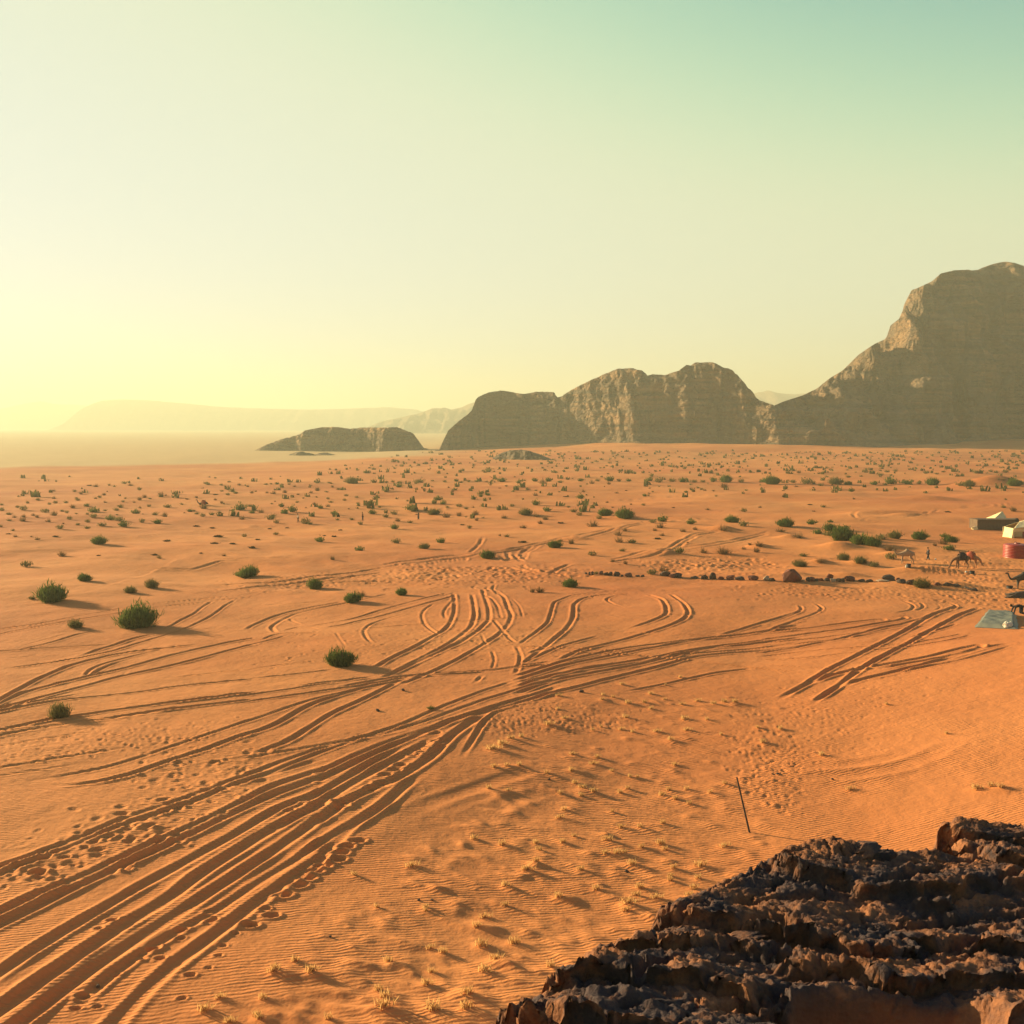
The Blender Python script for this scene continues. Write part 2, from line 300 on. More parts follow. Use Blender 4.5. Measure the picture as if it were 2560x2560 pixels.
rut(D_, *T0, (-5, 615), (400, 640), (800, 650)); rut(D_, *T0, (-5, 655), (400, 680), (700, 680)); rut(D_, *T1, (900, 520), (1100, 490), (1400, 440), (1550, 400)); rut(D_, *T1, (1100, 420), (1300, 370), (1440, 320))
rut(D_, *T3, (120, 882), (330, 770), (500, 660), (700, 560), (900, 460), (1050, 380), (1200, 290), (1350, 225), (1450, 190)); rut(D_, *T3, (370, 912), (560, 790), (700, 680), (900, 560), (1100, 460), (1250, 370), (1400, 290), (1530, 230), (1600, 205))
rut(D_, 0.24, 0.13, 0.11, (330, 775), (500, 705), (700, 655), (900, 622), (1200, 572), (1450, 505), (1620, 470), (1665, 478), (1600, 505), (1430, 548), (1200, 595), (900, 645)); rut(D_, 0.24, 0.13, 0.11, (580, 790), (750, 722), (950, 682), (1200, 622), (1450, 552), (1700, 482), (1840, 465)); rut(D_, *T1, (1830, 485), (1600, 552), (1300, 622), (950, 692), (760, 738))
rut(D_, *T1, (-5, 332), (150, 290), (280, 240), (310, 215), (290, 185)); rut(D_, *T1, (90, 360), (250, 300), (400, 250), (460, 215), (440, 190), (400, 170)); rut(D_, *T0, (-5, 232), (300, 220), (640, 205)); rut(D_, *T0, (300, 235), (680, 220))
rut(D_, *T1, (1040, 150), (1110, 175), (1130, 195), (1100, 225), (1000, 240)); rut(D_, *T1, (1170, 160), (1205, 195), (1150, 225)); rut(D_, *T1, (1280, 150), (1400, 165), (1445, 195), (1400, 220)); rut(D_, *T0, (1290, 170), (1330, 200), (1280, 220)); rut(D_, *T0, (700, 190), (900, 180), (1000, 200))
# bottom-left deep tracks
rut(E_, 0.25, 0.12, 0.085, (-60, 1330), (300, 1085), (480, 980), (830, 770), (1050, 660), (1350, 490), (1700, 280), (1940, 195)); rut(F_, 0.25, 0.12, 0.085, (400, 735), (680, 570), (850, 470), (1000, 395))
rut(E_, 0.29, 0.14, 0.10, (-60, 1555), (250, 1330), (480, 1180), (800, 960), (1050, 830), (1180, 705), (1420, 560), (1600, 440), (1940, 268)); rut(F_, 0.27, 0.13, 0.09, (460, 755), (700, 610), (920, 490), (1100, 395), (1200, 330))
rut(E_, 0.27, 0.15, 0.10, (60, 1640), (420, 1360), (640, 1210), (900, 1040), (1180, 860), (1500, 650), (1800, 450), (1940, 350)); rut(F_, 0.28, 0.15, 0.10, (480, 852), (720, 685), (900, 620), (1000, 570), (1150, 470), (1280, 330), (1420, 240), (1510, 175))
rut(E_, 0.20, 0.09, 0.07, (400, 1560), (620, 1335), (830, 1190), (1080, 1030), (1300, 920), (1560, 740), (1800, 600), (1940, 490)); rut(F_, 0.25, 0.12, 0.08, (380, 1050), (600, 920), (850, 770), (960, 670), (1100, 560))
rut(E_, 0.27, 0.11, 0.085, (640, 1650), (900, 1370), (1080, 1210), (1300, 1060), (1500, 900), (1700, 760), (1940, 600)); rut(F_, 0.22, 0.09, 0.07, (460, 1130), (560, 990), (700, 870), (900, 740), (1000, 660))
rut(E_, 0.24, 0.13, 0.09, (-60, 950), (250, 790), (560, 690), (830, 540), (1080, 440), (1400, 290), (1650, 150), (1940, 60)); rut(E_, 0.26, 0.16, 0.10, (-60, 1025), (300, 845), (600, 695), (850, 590), (1100, 470), (1400, 320), (1700, 190), (1940, 105))
rut(F_, 0.22, 0.13, 0.09, (480, 560), (640, 480), (900, 370), (1150, 290), (1380, 215), (1600, 140), (1930, 40)); rut(F_, 0.24, 0.15, 0.09, (480, 605), (760, 470), (1000, 360), (1300, 240), (1500, 185), (1700, 130), (1930, 60))
rut(E_, 0.20, 0.10, 0.07, (-60, 665), (250, 560), (500, 460), (800, 330), (1100, 240), (1370, 130), (1600, 60), (1760, -8)); rut(E_, 0.20, 0.10, 0.07, (-60, 715), (260, 590), (530, 470), (870, 350), (1180, 250), (1400, 150), (1940, -5))
rut(F_, *T1, (-10, 592), (200, 510), (400, 440), (640, 370), (900, 310), (1150, 240), (1500, 110), (1700, 50), (1930, -10)); rut(F_, *T1, (-10, 632), (300, 510), (560, 410), (760, 340), (1000, 260), (1250, 150), (1480, 60), (1640, 10))
rut(F_, *T1, (-10, 270), (250, 180), (420, 120), (700, 60), (1000, 0)); rut(F_, *T2, (-10, 350), (200, 280), (420, 150), (600, 90), (780, 40)); rut(F_, *T2, (80, 450), (300, 370), (560, 200), (800, 90), (960, 10)); rut(F_, *T1, (-10, 100), (400, 40), (800, -20)); rut(F_, *T1, (-10, 140), (400, 80), (900, 10)); rut(F_, *T1, (-10, 480), (400, 410), (800, 340), (1100, 270))
rut(F_, 0.5, 0.06, 0.04, (950, 830), (1150, 740), (1400, 650), (1700, 560), (1932, 500)); rut(F_, 0.5, 0.04, 0.04, (1280, 870), (1500, 780), (1932, 640)); rut(F_, *T1, (1330, 480), (1480, 240), (1560, 190))
rut(D_, 0.5, 0.03, 0.05, (300, 1360), (700, 1350), (1050, 1300), (1200, 1200)); rut(D_, 0.5, 0.03, 0.05, (250, 1440), (700, 1440), (1050, 1380), (1300, 1280), (1450, 1150))
# far tracks
for off in (0, 34): rut(K3, 0.4, 0.12, 0.10, (-20, 935 + off), (300, 885 + off), (600, 850 + off * .9), (900, 822 + off * .8), (1200, 790 + off * .6), (1500, 730 + off * .5), (1900, 640 + off * .4))
for off in (0, 22): rut(K4, 0.4, 0.14, 0.12, (0, 640 + off), (300, 580 + off), (700, 500 + off), (1000, 490 + off), (1300, 470 + off)); rut(K4, 0.4, 0.14, 0.12, (350, 880 + off), (900, 780 + off), (1200, 620 + off), (1450, 580 + off)); rut(K4, 0.4, 0.12, 0.1, (850, 780 + off), (1300, 735 + off), (1700, 660 + off), (1932, 600 + off))
rut(K3, 0.35, 0.12, 0.1, (1240, 800), (1250, 850), (1260, 900)); rut(K3, 0.35, 0.12, 0.1, (1180, 850), (1240, 900)); rut(K3, 0.35, 0.12, 0.1, (1300, 830), (1390, 910)); rut(K3, 0.35, 0.12, 0.1, (1400, 880), (1440, 800), (1560, 740)); rut(K3, 0.35, 0.12, 0.1, (1370, 860), (1410, 790), (1500, 750))
rut(K3, 0.35, 0.12, 0.1, (1240, 950), (1350, 1000), (1580, 1040)); rut(K3, 0.35, 0.12, 0.1, (1380, 940), (1450, 990), (1600, 1030)); rut(K3, 0.35, 0.12, 0.1, (1690, 1030), (1780, 960), (1900, 920)); rut(K3, 0.3, 0.1, 0.1, (1000, 650), (960, 730), (870, 810))
for k in range(9): rut(K3, 0.3, 0.10, 0.08, (440 + 45 * k, 950 - 6 * k), (470 + 45 * k, 925 - 6 * k), (450 + 45 * k, 905 - 6 * k))
rut(K1, 0.4, 0.1, 0.1, (1000, 690), (1400, 655), (1932, 615)); rut(K2, 0.4, 0.1, 0.1, (0, 615), (400, 575), (800, 545), (1050, 535)); rut(K2, 0.4, 0.1, 0.1, (1400, 500), (1650, 490), (1932, 478)); rut(K3, 0.4, 0.1, 0.1, (0, 470), (300, 420), (700, 360), (1200, 345)); rut(K4, 0.4, 0.12, 0.1, (320, 290), (700, 270), (1100, 245), (1500, 215)); rut(K4, 0.4, 0.12, 0.1, (1450, 400), (1650, 360), (1880, 320))
rut(K5, 0.4, 0.12, 0.1, (700, 540), (640, 560), (660, 590), (800, 620)); rut(K5, 0.4, 0.12, 0.1, (1000, 590), (1150, 560), (1290, 525)); rut(K5, 0.4, 0.12, 0.1, (1420, 505), (1700, 495), (1932, 475)); rut(K5, 0.5, 0.14, 0.12, (1450, 770), (1700, 795), (1800, 800)); rut(K5, 0.5, 0.14, 0.12, (1430, 830), (1650, 850), (1800, 860))
rut(K1, 0.4, 0.14, 0.1, (0, 1000), (500, 975), (900, 985), (1300, 970), (1932, 985)); rut(K2, 0.4, 0.12, 0.1, (0, 990), (300, 890), (900, 900)); rut(K2, 0.4, 0.14, 0.1, (40, 1150), (500, 1135), (900, 1110), (1200, 1060), (1932, 960)); rut(K2, 0.4, 0.14, 0.1, (300, 1200), (900, 1140), (1300, 1090), (1932, 1010)); rut(K2, 0.4, 0.14, 0.1, (1300, 1130), (1700, 1100), (1932, 1105))
ENDS = [(q, p) for q, r in enumerate(RUTS) for p in (r[0][0], r[0][-1])]
def joined(q, p):      # runs on into another track, or out of the picture
    if p[0] < 8 or p[0] > 2552 or p[1] > 2552 or (760 < p[0] < 840 and p[1] > 1900): return 0
    return 1.0 if any(k != q and math.hypot(e[0] - p[0], (e[1] - p[1]) * 2) < 60 for k, e in ENDS) else 2.5
for q, (pts, w, dep, berm) in enumerate(RUTS):
    pts = list(pts); fd = (joined(q, pts[0]), joined(q, pts[-1]))
    if pts[0][0] < 8 or pts[0][1] > 2552: pts.insert(0, (pts[0][0] * 3.4 - pts[1][0] * 2.4, min(pts[0][1] * 3.4 - pts[1][1] * 2.4, 2900)) if pts[1][0] - pts[0][0] < 130 else (2 * pts[0][0] - pts[1][0], 2 * pts[0][1] - pts[1][1]))
    P = ground_at([p[0] for p in pts], [p[1] for p in pts])
    for rs in (NEAR, MID): rs.rut(P, w, dep, berm, fd, seed=100 + 5 * q)
# footprints and trampled ground
def pits_zone(cr, poly, n, r0, r1, dep, seed):
    rg = np.random.RandomState(seed); p = np.asarray(cr(poly)); x0, y0 = p.min(0); x1, y1 = p.max(0); k = 0; out = []
    while len(out) < n:
        x, y = rg.uniform(x0, x1), rg.uniform(y0, y1); ins = False; j = len(p) - 1
        for i in range(len(p)):
            if (p[i][1] > y) != (p[j][1] > y) and x < (p[j][0] - p[i][0]) * (y - p[i][1]) / (p[j][1] - p[i][1]) + p[i][0]: ins = not ins
            j = i
        if ins: out.append((x + rg.normal() * 0.10 * (x1 - x0), y + rg.normal() * 0.13 * (y1 - y0)))
    P = ground_at([a for a, _ in out], [b for _, b in out])
    for g in P:
        r = rg.uniform(r0, r1); rs = NEAR if g[1] < 149 else MID
        rs.pit(g[0], g[1], r, 0.62 * dep * r * rg.uniform(0.2, 1.3), 0.5, rg.uniform(1, 1.8), rg.uniform(0, 3.14))
pits_zone(A_, [(0, 1050), (500, 1020), (1000, 960), (1700, 930), (1500, 1080), (900, 1130), (0, 1220)], 420, 0.07, 0.16, 0.45, 1)
pits_zone(A_, [(1000, 1300), (1500, 1150), (1932, 1100), (1932, 1450), (1200, 1500)], 160, 0.10, 0.24, 0.40, 2)
pits_zone(E_, [(0, 560), (500, 460), (1300, 200), (1500, 250), (700, 620), (0, 800)], 170, 0.12, 0.28, 0.42, 3)
pits_zone(F_, [(1400, 240), (1700, 120), (1932, 160), (1900, 300), (1500, 330)], 220, 0.08, 0.15, 0.42, 4)
pits_zone(G_, [(200, 230), (600, 190), (900, 230), (1000, 330), (500, 340), (150, 330)], 320, 0.08, 0.16, 0.42, 5)
pits_zone(G_, [(1550, 250), (1932, 200), (1932, 760), (1700, 700), (1500, 480)], 420, 0.07, 0.16, 0.38, 6)
pits_zone(D_, [(0, 950), (500, 850), (1000, 700), (1300, 660), (1000, 900), (700, 1300), (0, 1500)], 500, 0.07, 0.15, 0.38, 7)
pits_zone(D_, [(0, 40), (1100, 60), (1500, 120), (1000, 150), (0, 130)], 380, 0.12, 0.26, 0.42, 8)
pits_zone(B_, [(0, 40), (900, 60), (1932, 60), (1932, 110), (900, 100), (0, 160)], 500, 0.15, 0.32, 0.42, 9)
pits_zone(B_, [(0, 420), (900, 400), (1900, 330), (1932, 560), (900, 560), (0, 640)], 380, 0.10, 0.20, 0.40, 10)
pits_zone(D_, [(1100, 60), (1932, 110), (1932, 190), (1700, 200), (1300, 140)], 260, 0.12, 0.26, 0.5, 11)
pits_zone(crop(1960, 1150, 3.22), [(1150, 760), (1900, 800), (1932, 1080), (1600, 1050), (1000, 840)], 700, 0.10, 0.26, 0.5, 12)
pits_zone(K4, [(600, 900), (1932, 880), (1932, 1040), (900, 1010)], 420, 0.2, 0.4, 0.45, 13)
pits_zone(K3, [(300, 930), (1932, 980), (1932, 1060), (0, 1090)], 420, 0.2, 0.4, 0.45, 14)
for (x, y, r) in [(1260, 1255, 30), (1345, 1122, 32), (1320, 1180, 30), (1510, 1000, 60), (1420, 1050, 30), (1640, 942, 55), (1730, 815, 30), (1800, 765, 26), (1860, 715, 28), (1600, 900, 40), (860, 1200, 35), (970, 1200, 40), (930, 1140, 50), (710, 1295, 30), (500, 1430, 50), (460, 1500, 40),
                  (590, 1490, 35), (1100, 1025, 45), (1275, 970, 45), (1250, 915, 28), (1100, 1440, 35), (1150, 1300, 40), (1090, 1080, 35), (760, 660, 40), (230, 680, 60), (120, 640, 45), (320, 550, 40), (390, 590, 40), (510, 530, 30), (680, 970, 40), (600, 1020, 35)]:
    (sx, sy), = E_([(x, y)]); g = ground_at(sx, sy)[0]; rr = r / 2.415 * g[1] / F
    NEAR.pit(g[0], g[1], rr * 0.62, 0.45 * rr, 0.5, 1.35, random.uniform(0, 0.6))
for (x, y) in [(260, 1300), (350, 1243), (402, 1197), (452, 1152), (500, 1122), (590, 1087), (605, 1046), (640, 1008), (712, 972), (850, 620), (940, 545), (970, 515), (1050, 450), (1090, 420), (1190, 370), (1180, 320), (880, 575), (800, 650), (620, 765), (600, 740)]:
    (sx, sy), = F_([(x, y)]); g = ground_at(sx, sy)[0]; NEAR.pit(g[0], g[1], 0.24, 0.13, 0.5, 1.4, random.uniform(0, 0.6))
# wind-worked unevenness of the middle plain
rg = np.random.RandomState(15)
for q in range(2600):
    px, py = rg.uniform(-50, 2610), 1150 + 330 * rg.uniform() ** 0.8; dd_ = CAMZ * F / (py - HOR); x_, y_ = (px - CX) / F * dd_, dd_
    rs = NEAR if y_ < 149 else MID; r = rg.uniform(0.35, 1.0) * (1 + y_ / 300); rs.bump(x_, y_, r, r * rg.uniform(-0.05, 0.085), rg.uniform(1.5, 3.5), -0.55 + rg.normal() * 0.35)
# nebkha mounds
# low hummocks and lumps on the rippled slope, wind tails behind them
rg = np.random.RandomState(5)
for q in range(1100):
    px, py = rg.uniform(620, 1950), rg.uniform(1740, 2560); g = ground_at(px, py)[0]
    if g[1] > 90 or px < 1500 - (py - 1740) * 1.15: continue
    r = rg.uniform(0.08, 0.30); NEAR.bump(g[0], g[1], r, r * rg.uniform(0.15, 0.34), rg.uniform(1.2, 2.6), -0.55 + rg.normal() * 0.2)
# pale tufts: where they stand, each on its own small mound with a wind tail
TUF = []
def tuft(cr, s):
    for e in s.split():
        p = e.split(','); (px, py), = cr([(float(p[0]), float(p[1]))]); TUF.append((px, py, float(p[2]) if len(p) > 2 else 1.0))
tuft(G_, '545,140 800,135,.7 795,168 860,150 910,75 945,185,1.4 1040,180,1.2 1075,130 1075,215,.8 1160,80,.7 1155,160,.6 1245,35 1255,190 1345,170 1435,190,1.3 1500,180,1.5 1560,185,1.4 580,270 540,215,.7 930,270,1.6 1270,275,1.3 1400,280 490,310,1.6 740,340,.8 790,320,.7 905,335 970,352 1110,348,1.1 1285,340,1.2 1480,365,.8 1690,325,.8 1820,335,.8 1190,400,1.3 1720,415 270,390,1.5 330,380,1.2 170,450,2 220,420,1.5 250,545,1.2 175,550 320,550,1.1 625,480 770,500,1.3 745,535,1.2 1215,540 620,575,1.2 850,580,.8 955,608,.8 1000,612,.8 480,590,1.2 145,680,1.2 255,688,.8 640,645 680,675,1.4 555,705,1.1 675,718 745,700 945,680 900,700 1180,685,1.1 1140,715,1.1 1280,680 1220,740,1.1 1295,765 1415,700 1500,655 550,845,1.1 575,800,1.1 855,810,.8 905,900,1 1015,905 1145,878,1 825,980,1.7 1135,1000,1.4 1155,1030 1020,1020,1 1500,1010,1.3 815,1050 885,1055,1.3 920,1050 415,990,1 570,990 430,1030,1 225,1010,1.4 60,965 635,950,.7 670,1145,1.1 970,1120,1.3 1205,1140,1.1 1360,1125,1.6 1345,1195,1.1 1190,1215 1190,1180,.7 1325,1255,1.4 1015,1250,1.2 765,1265,1.2 1105,1310,1.2 990,1295,1.2 950,1350,1.6 545,1310,1.1 240,1240 370,1150,1.2 415,1110 1295,1310,1.3 930,1385,1.2')
tuft(H_, '215,645,1.1 435,670,1.1 690,75 1040,20,1.4 1120,270,.8 1120,290,.8 1480,330,1.1 1435,400,1.3 1660,490,1.4 1460,510,1.3 1550,590,1.2 1480,660,1.3 1230,550 1150,520,.8 900,600 840,770,1 880,820,1.3 880,890,1.7 1170,900,1.9 1370,810,1.4 1370,890,1.5 1130,740 1880,630,1.2 105,930,1 335,590,.8 540,945,1 1160,660,.8 1720,50,1.1 1600,260,1 825,270,.8')
tuft(D_, '455,1290,1.3 150,1095 20,1195,1.1 660,1540,1.2 930,915,.7 1590,1540,1.5 1700,1530,1.7 1770,1545,1.3 1370,1130,.7'); tuft(E_, '1650,1290 1885,1300,.8 1240,1520,1.2 1330,1440,.8 1560,1580,1 1390,1590,.9 1590,1450,.8')
TG = ground_at([e[0] for e in TUF], [e[1] for e in TUF])
for (px, py, s), p in zip(TUF, TG):
    NEAR.bump(p[0] + 0.10 * s, p[1] - 0.07 * s, 0.22 * s, 0.055 * s, 1.7, -0.55); NEAR.bump(p[0] + 0.45 * s, p[1] - 0.28 * s, 0.20 * s, 0.03 * s, 2.2, -0.55)
# ------------------------------------------------------------------ ground sheet
def sand_h(x, y):
    return base_h(x, y) + NEAR.sample(x, y) + MID.sample(x, y)
def build_ground():
    a = np.r_[np.linspace(R(-28.5), R(28.5), 910), np.linspace(R(28.5), R(331.5), 92)[1:-1]]
    py = np.r_[np.linspace(2760, 1760, 470), np.linspace(1760, 1310, 430)[1:], np.linspace(1310, 1150, 110)[1:], np.linspace(1150, 1078, 60)[1:]]
    rr = np.r_[np.geomspace(0.5, 27, 40)[:-1], CAMZ * F / (py - HOR)]
    rr = np.r_[rr, [7500.0, 13000.0]]
    th, r = np.meshgrid(a, rr); x = r * np.sin(th); y = r * np.cos(th)
    z = sand_h(x, y)
    # lay the outer rows of the sheet almost flat
    v = np.stack([x, y, z], -1)
    n, k = r.shape
    f = grid_faces(n, k, wrap=True)[:, ::-1]
    me = mesh_np('sand', v.reshape(-1, 3), f)
    xx, yy = x.ravel(), y.ravel(); rrr = r.ravel()
    edge = 520 + 1.0 * (xx + 200) * 0.9 + 35 * fbm(xx / 120, yy / 120, 71, 3)
    pale_flat = 0.8 * S((yy - np.clip(edge, 430, 2000)) / 70) * S((-xx - 40) / 60 + 0.3) 
    at = me.attributes.new('pale_flat', 'FLOAT', 'POINT'); at.data.foreach_set('value', pale_flat.astype(np.float32))
    rip = np.clip(1.0 - S((rrr - 55) / 60), 0, 1)
    at = me.attributes.new('ripple', 'FLOAT', 'POINT'); at.data.foreach_set('value', rip.astype(np.float32))
    return me
m, t, b = new_mat('orange_sand'); M_sand = m
b.inputs['Roughness'].default_value = 0.95; b.inputs['Specular IOR Level'].default_value = 0.08
geo = N(t, 'ShaderNodeNewGeometry')
def tnoise(scale, detail=5, stretch=None, rot=0.0, rough=0.5):
    mp = N(t, 'ShaderNodeMapping'); t.links.new(geo.outputs['Position'], mp.inputs[0])
    if stretch: mp.inputs['Scale'].default_value = stretch
    mp.inputs['Rotation'].default_value = (0, 0, rot)
    n = N(t, 'ShaderNodeTexNoise'); n.inputs['Scale'].default_value = scale; n.inputs['Detail'].default_value = detail; n.inputs['Roughness'].default_value = rough
    t.links.new(mp.outputs[0], n.inputs[0]); return n
def ramp(src, p0, p1, c0=(0, 0, 0), c1=(1, 1, 1)):
    r = N(t, 'ShaderNodeValToRGB'); r.color_ramp.elements[0].position = p0; r.color_ramp.elements[1].position = p1
    r.color_ramp.elements[0].color = (*c0, 1); r.color_ramp.elements[1].color = (*c1, 1); t.links.new(src, r.inputs[0]); return r
def mixc(fac, a, bcol):
    mx = N(t, 'ShaderNodeMix', data_type='RGBA'); 
    if isinstance(fac, float): mx.inputs[0].default_value = fac
    else: t.links.new(fac, mx.inputs[0])
    t.links.new(a, mx.inputs[6])
    if isinstance(bcol, tuple): mx.inputs[7].default_value = (*bcol, 1)
    else: t.links.new(bcol, mx.inputs[7])
    return mx.outputs[2]
SAND1, SAND2, SAND3 = (0.55, 0.190, 0.064), (0.62, 0.236, 0.082), (0.47, 0.144, 0.053)
c = ramp(tnoise(0.05, 6).outputs[0], 0.35, 0.65, SAND1, SAND2).outputs[0]
c = mixc(ramp(tnoise(0.012, 5).outputs[0], 0.45, 0.68).outputs[0], c, SAND3)
c = mixc(ramp(tnoise(2.6, 6).outputs[0], 0.55, 0.80, (0, 0, 0), (0.35, 0.35, 0.35)).outputs[0], c, (0.34, 0.13, 0.055))
c = mixc(ramp(tnoise(14.0, 4).outputs[0], 0.62, 0.74, (0, 0, 0), (0.3, 0.3, 0.3)).outputs[0], c, (0.25, 0.10, 0.05))
am = N(t, 'ShaderNodeAttribute'); am.attribute_name = 'pale_flat'
c = mixc(am.outputs['Fac'], c, (0.54, 0.385, 0.20))  # paler, greyer ground tone over the far left plain
t.links.new(c, b.inputs['Base Color'])
# ripples: stretched wave, wind from the sun side
ar = N(t, 'ShaderNodeAttribute'); ar.attribute_name = 'ripple'
wm = N(t, 'ShaderNodeMapping'); t.links.new(geo.outputs['Position'], wm.inputs[0]); wm.inputs['Rotation'].default_value = (0, 0, R(-14))
wv = N(t, 'ShaderNodeTexWave'); wv.wave_type = 'BANDS'; wv.bands_direction = 'Y'; wv.inputs['Scale'].default_value = 1.5
wv.inputs['Distortion'].default_value = 9.0; wv.inputs['Detail'].default_value = 4; wv.inputs['Detail Scale'].default_value = 0.42; wv.inputs['Detail Roughness'].default_value = 0.62
t.links.new(wm.outputs[0], wv.inputs[0])
an = N(t, 'ShaderNodeTexNoise'); an.inputs['Scale'].default_value = 1.0; an.inputs['Detail'].default_value = 3; am2 = N(t, 'ShaderNodeMapping'); am2.inputs['Scale'].default_value = (1.1, 7.5, 1.0)
t.links.new(wm.outputs[0], am2.inputs[0]); t.links.new(am2.outputs[0], an.inputs[0])
wa = N(t, 'ShaderNodeMath', operation='MULTIPLY_ADD'); wa.inputs[1].default_value = 0.45; t.links.new(wv.outputs['Fac'], wa.inputs[0]); t.links.new(an.outputs[0], wa.inputs[2])
rm = N(t, 'ShaderNodeMath', operation='MULTIPLY'); t.links.new(wa.outputs[0], rm.inputs[0]); t.links.new(ar.outputs['Fac'], rm.inputs[1])
rmk = ramp(tnoise(0.22, 4).outputs[0], 0.36, 0.56)
rm2 = N(t, 'ShaderNodeMath', operation='MULTIPLY'); t.links.new(rm.outputs[0], rm2.inputs[0]); t.links.new(rmk.outputs[0], rm2.inputs[1])
b1 = N(t, 'ShaderNodeBump'); b1.inputs['Strength'].default_value = 1.0; b1.inputs['Distance'].default_value = 0.040; t.links.new(rm2.outputs[0], b1.inputs['Height'])
b2 = N(t, 'ShaderNodeBump'); b2.inputs['Strength'].default_value = 0.8; b2.inputs['Distance'].default_value = 0.06
t.links.new(tnoise(1.6, 9, rough=0.62).outputs[0], b2.inputs['Height']); t.links.new(b1.outputs[0], b2.inputs['Normal'])
b3 = N(t, 'ShaderNodeBump'); b3.inputs['Strength'].default_value = 0.55; b3.inputs['Distance'].default_value = 0.5
t.links.new(tnoise(0.16, 6, rough=0.6).outputs[0], b3.inputs['Height']); t.links.new(b2.outputs[0], b3.inputs['Normal'])
t.links.new(b3.outputs[0], b.inputs['Normal'])
ground = obj('sand_ground', build_ground(), M_sand); tag(ground, kind='structure')
# ------------------------------------------------------------------ mountains
def rock_mat(name, c1, c2, c3, strata=0.25):
    m, t, b = new_mat(name); b.inputs['Roughness'].default_value = 0.95; b.inputs['Specular IOR Level'].default_value = 0.1
    geo = N(t, 'ShaderNodeNewGeometry'); mp = N(t, 'ShaderNodeMapping'); t.links.new(geo.outputs['Position'], mp.inputs[0])
    mp.inputs['Scale'].default_value = (0.012, 0.012, strata)
    n1 = N(t, 'ShaderNodeTexNoise'); n1.inputs['Scale'].default_value = 1.0; n1.inputs['Detail'].default_value = 6; t.links.new(mp.outputs[0], n1.inputs[0])
    n2 = N(t, 'ShaderNodeTexNoise'); n2.inputs['Scale'].default_value = 0.035; n2.inputs['Detail'].default_value = 7; t.links.new(geo.outputs['Position'], n2.inputs[0])
    cr = N(t, 'ShaderNodeValToRGB'); cr.color_ramp.elements[0].color = (*c1, 1); cr.color_ramp.elements[1].color = (*c2, 1)
    cr.color_ramp.elements[0].position = 0.35; cr.color_ramp.elements[1].position = 0.65; t.links.new(n1.outputs[0], cr.inputs[0])
    mx = N(t, 'ShaderNodeMix', data_type='RGBA'); mx.inputs[7].default_value = (*c3, 1); t.links.new(cr.outputs[0], mx.inputs[6])
    c2r = N(t, 'ShaderNodeValToRGB'); c2r.color_ramp.elements[0].position = 0.42; c2r.color_ramp.elements[1].position = 0.62
    t.links.new(n2.outputs[0], c2r.inputs[0]); t.links.new(c2r.outputs[0], mx.inputs[0]); vm = N(t, 'ShaderNodeMapping'); vm.inputs['Scale'].default_value = (0.10, 0.10, 0.008); t.links.new(geo.outputs['Position'], vm.inputs[0])
    vn = N(t, 'ShaderNodeTexNoise'); vn.inputs['Scale'].default_value = 1.0; vn.inputs['Detail'].default_value = 5; t.links.new(vm.outputs[0], vn.inputs[0])
    vr = N(t, 'ShaderNodeValToRGB'); vr.color_ramp.elements[0].position = 0.52; vr.color_ramp.elements[1].position = 0.66; vr.color_ramp.elements[1].color = (0.6, 0.6, 0.6, 1); t.links.new(vn.outputs[0], vr.inputs[0])
    m2 = N(t, 'ShaderNodeMix', data_type='RGBA'); m2.inputs[7].default_value = (0.055, 0.046, 0.042, 1); t.links.new(mx.outputs[2], m2.inputs[6]); t.links.new(vr.outputs[0], m2.inputs[0]); t.links.new(m2.outputs[2], b.inputs['Base Color'])
    bp = N(t, 'ShaderNodeBump'); bp.inputs['Strength'].default_value = 1.0; bp.inputs['Distance'].default_value = 8.0
    n3 = N(t, 'ShaderNodeTexNoise'); n3.inputs['Scale'].default_value = 0.16; n3.inputs['Detail'].default_value = 8
    mp3 = N(t, 'ShaderNodeMapping'); mp3.inputs['Scale'].default_value = (1, 1, 2.2); t.links.new(geo.outputs['Position'], mp3.inputs[0]); t.links.new(mp3.outputs[0], n3.inputs[0])
    t.links.new(n3.outputs[0], bp.inputs['Height']); t.links.new(bp.outputs[0], b.inputs['Normal'])
    return m
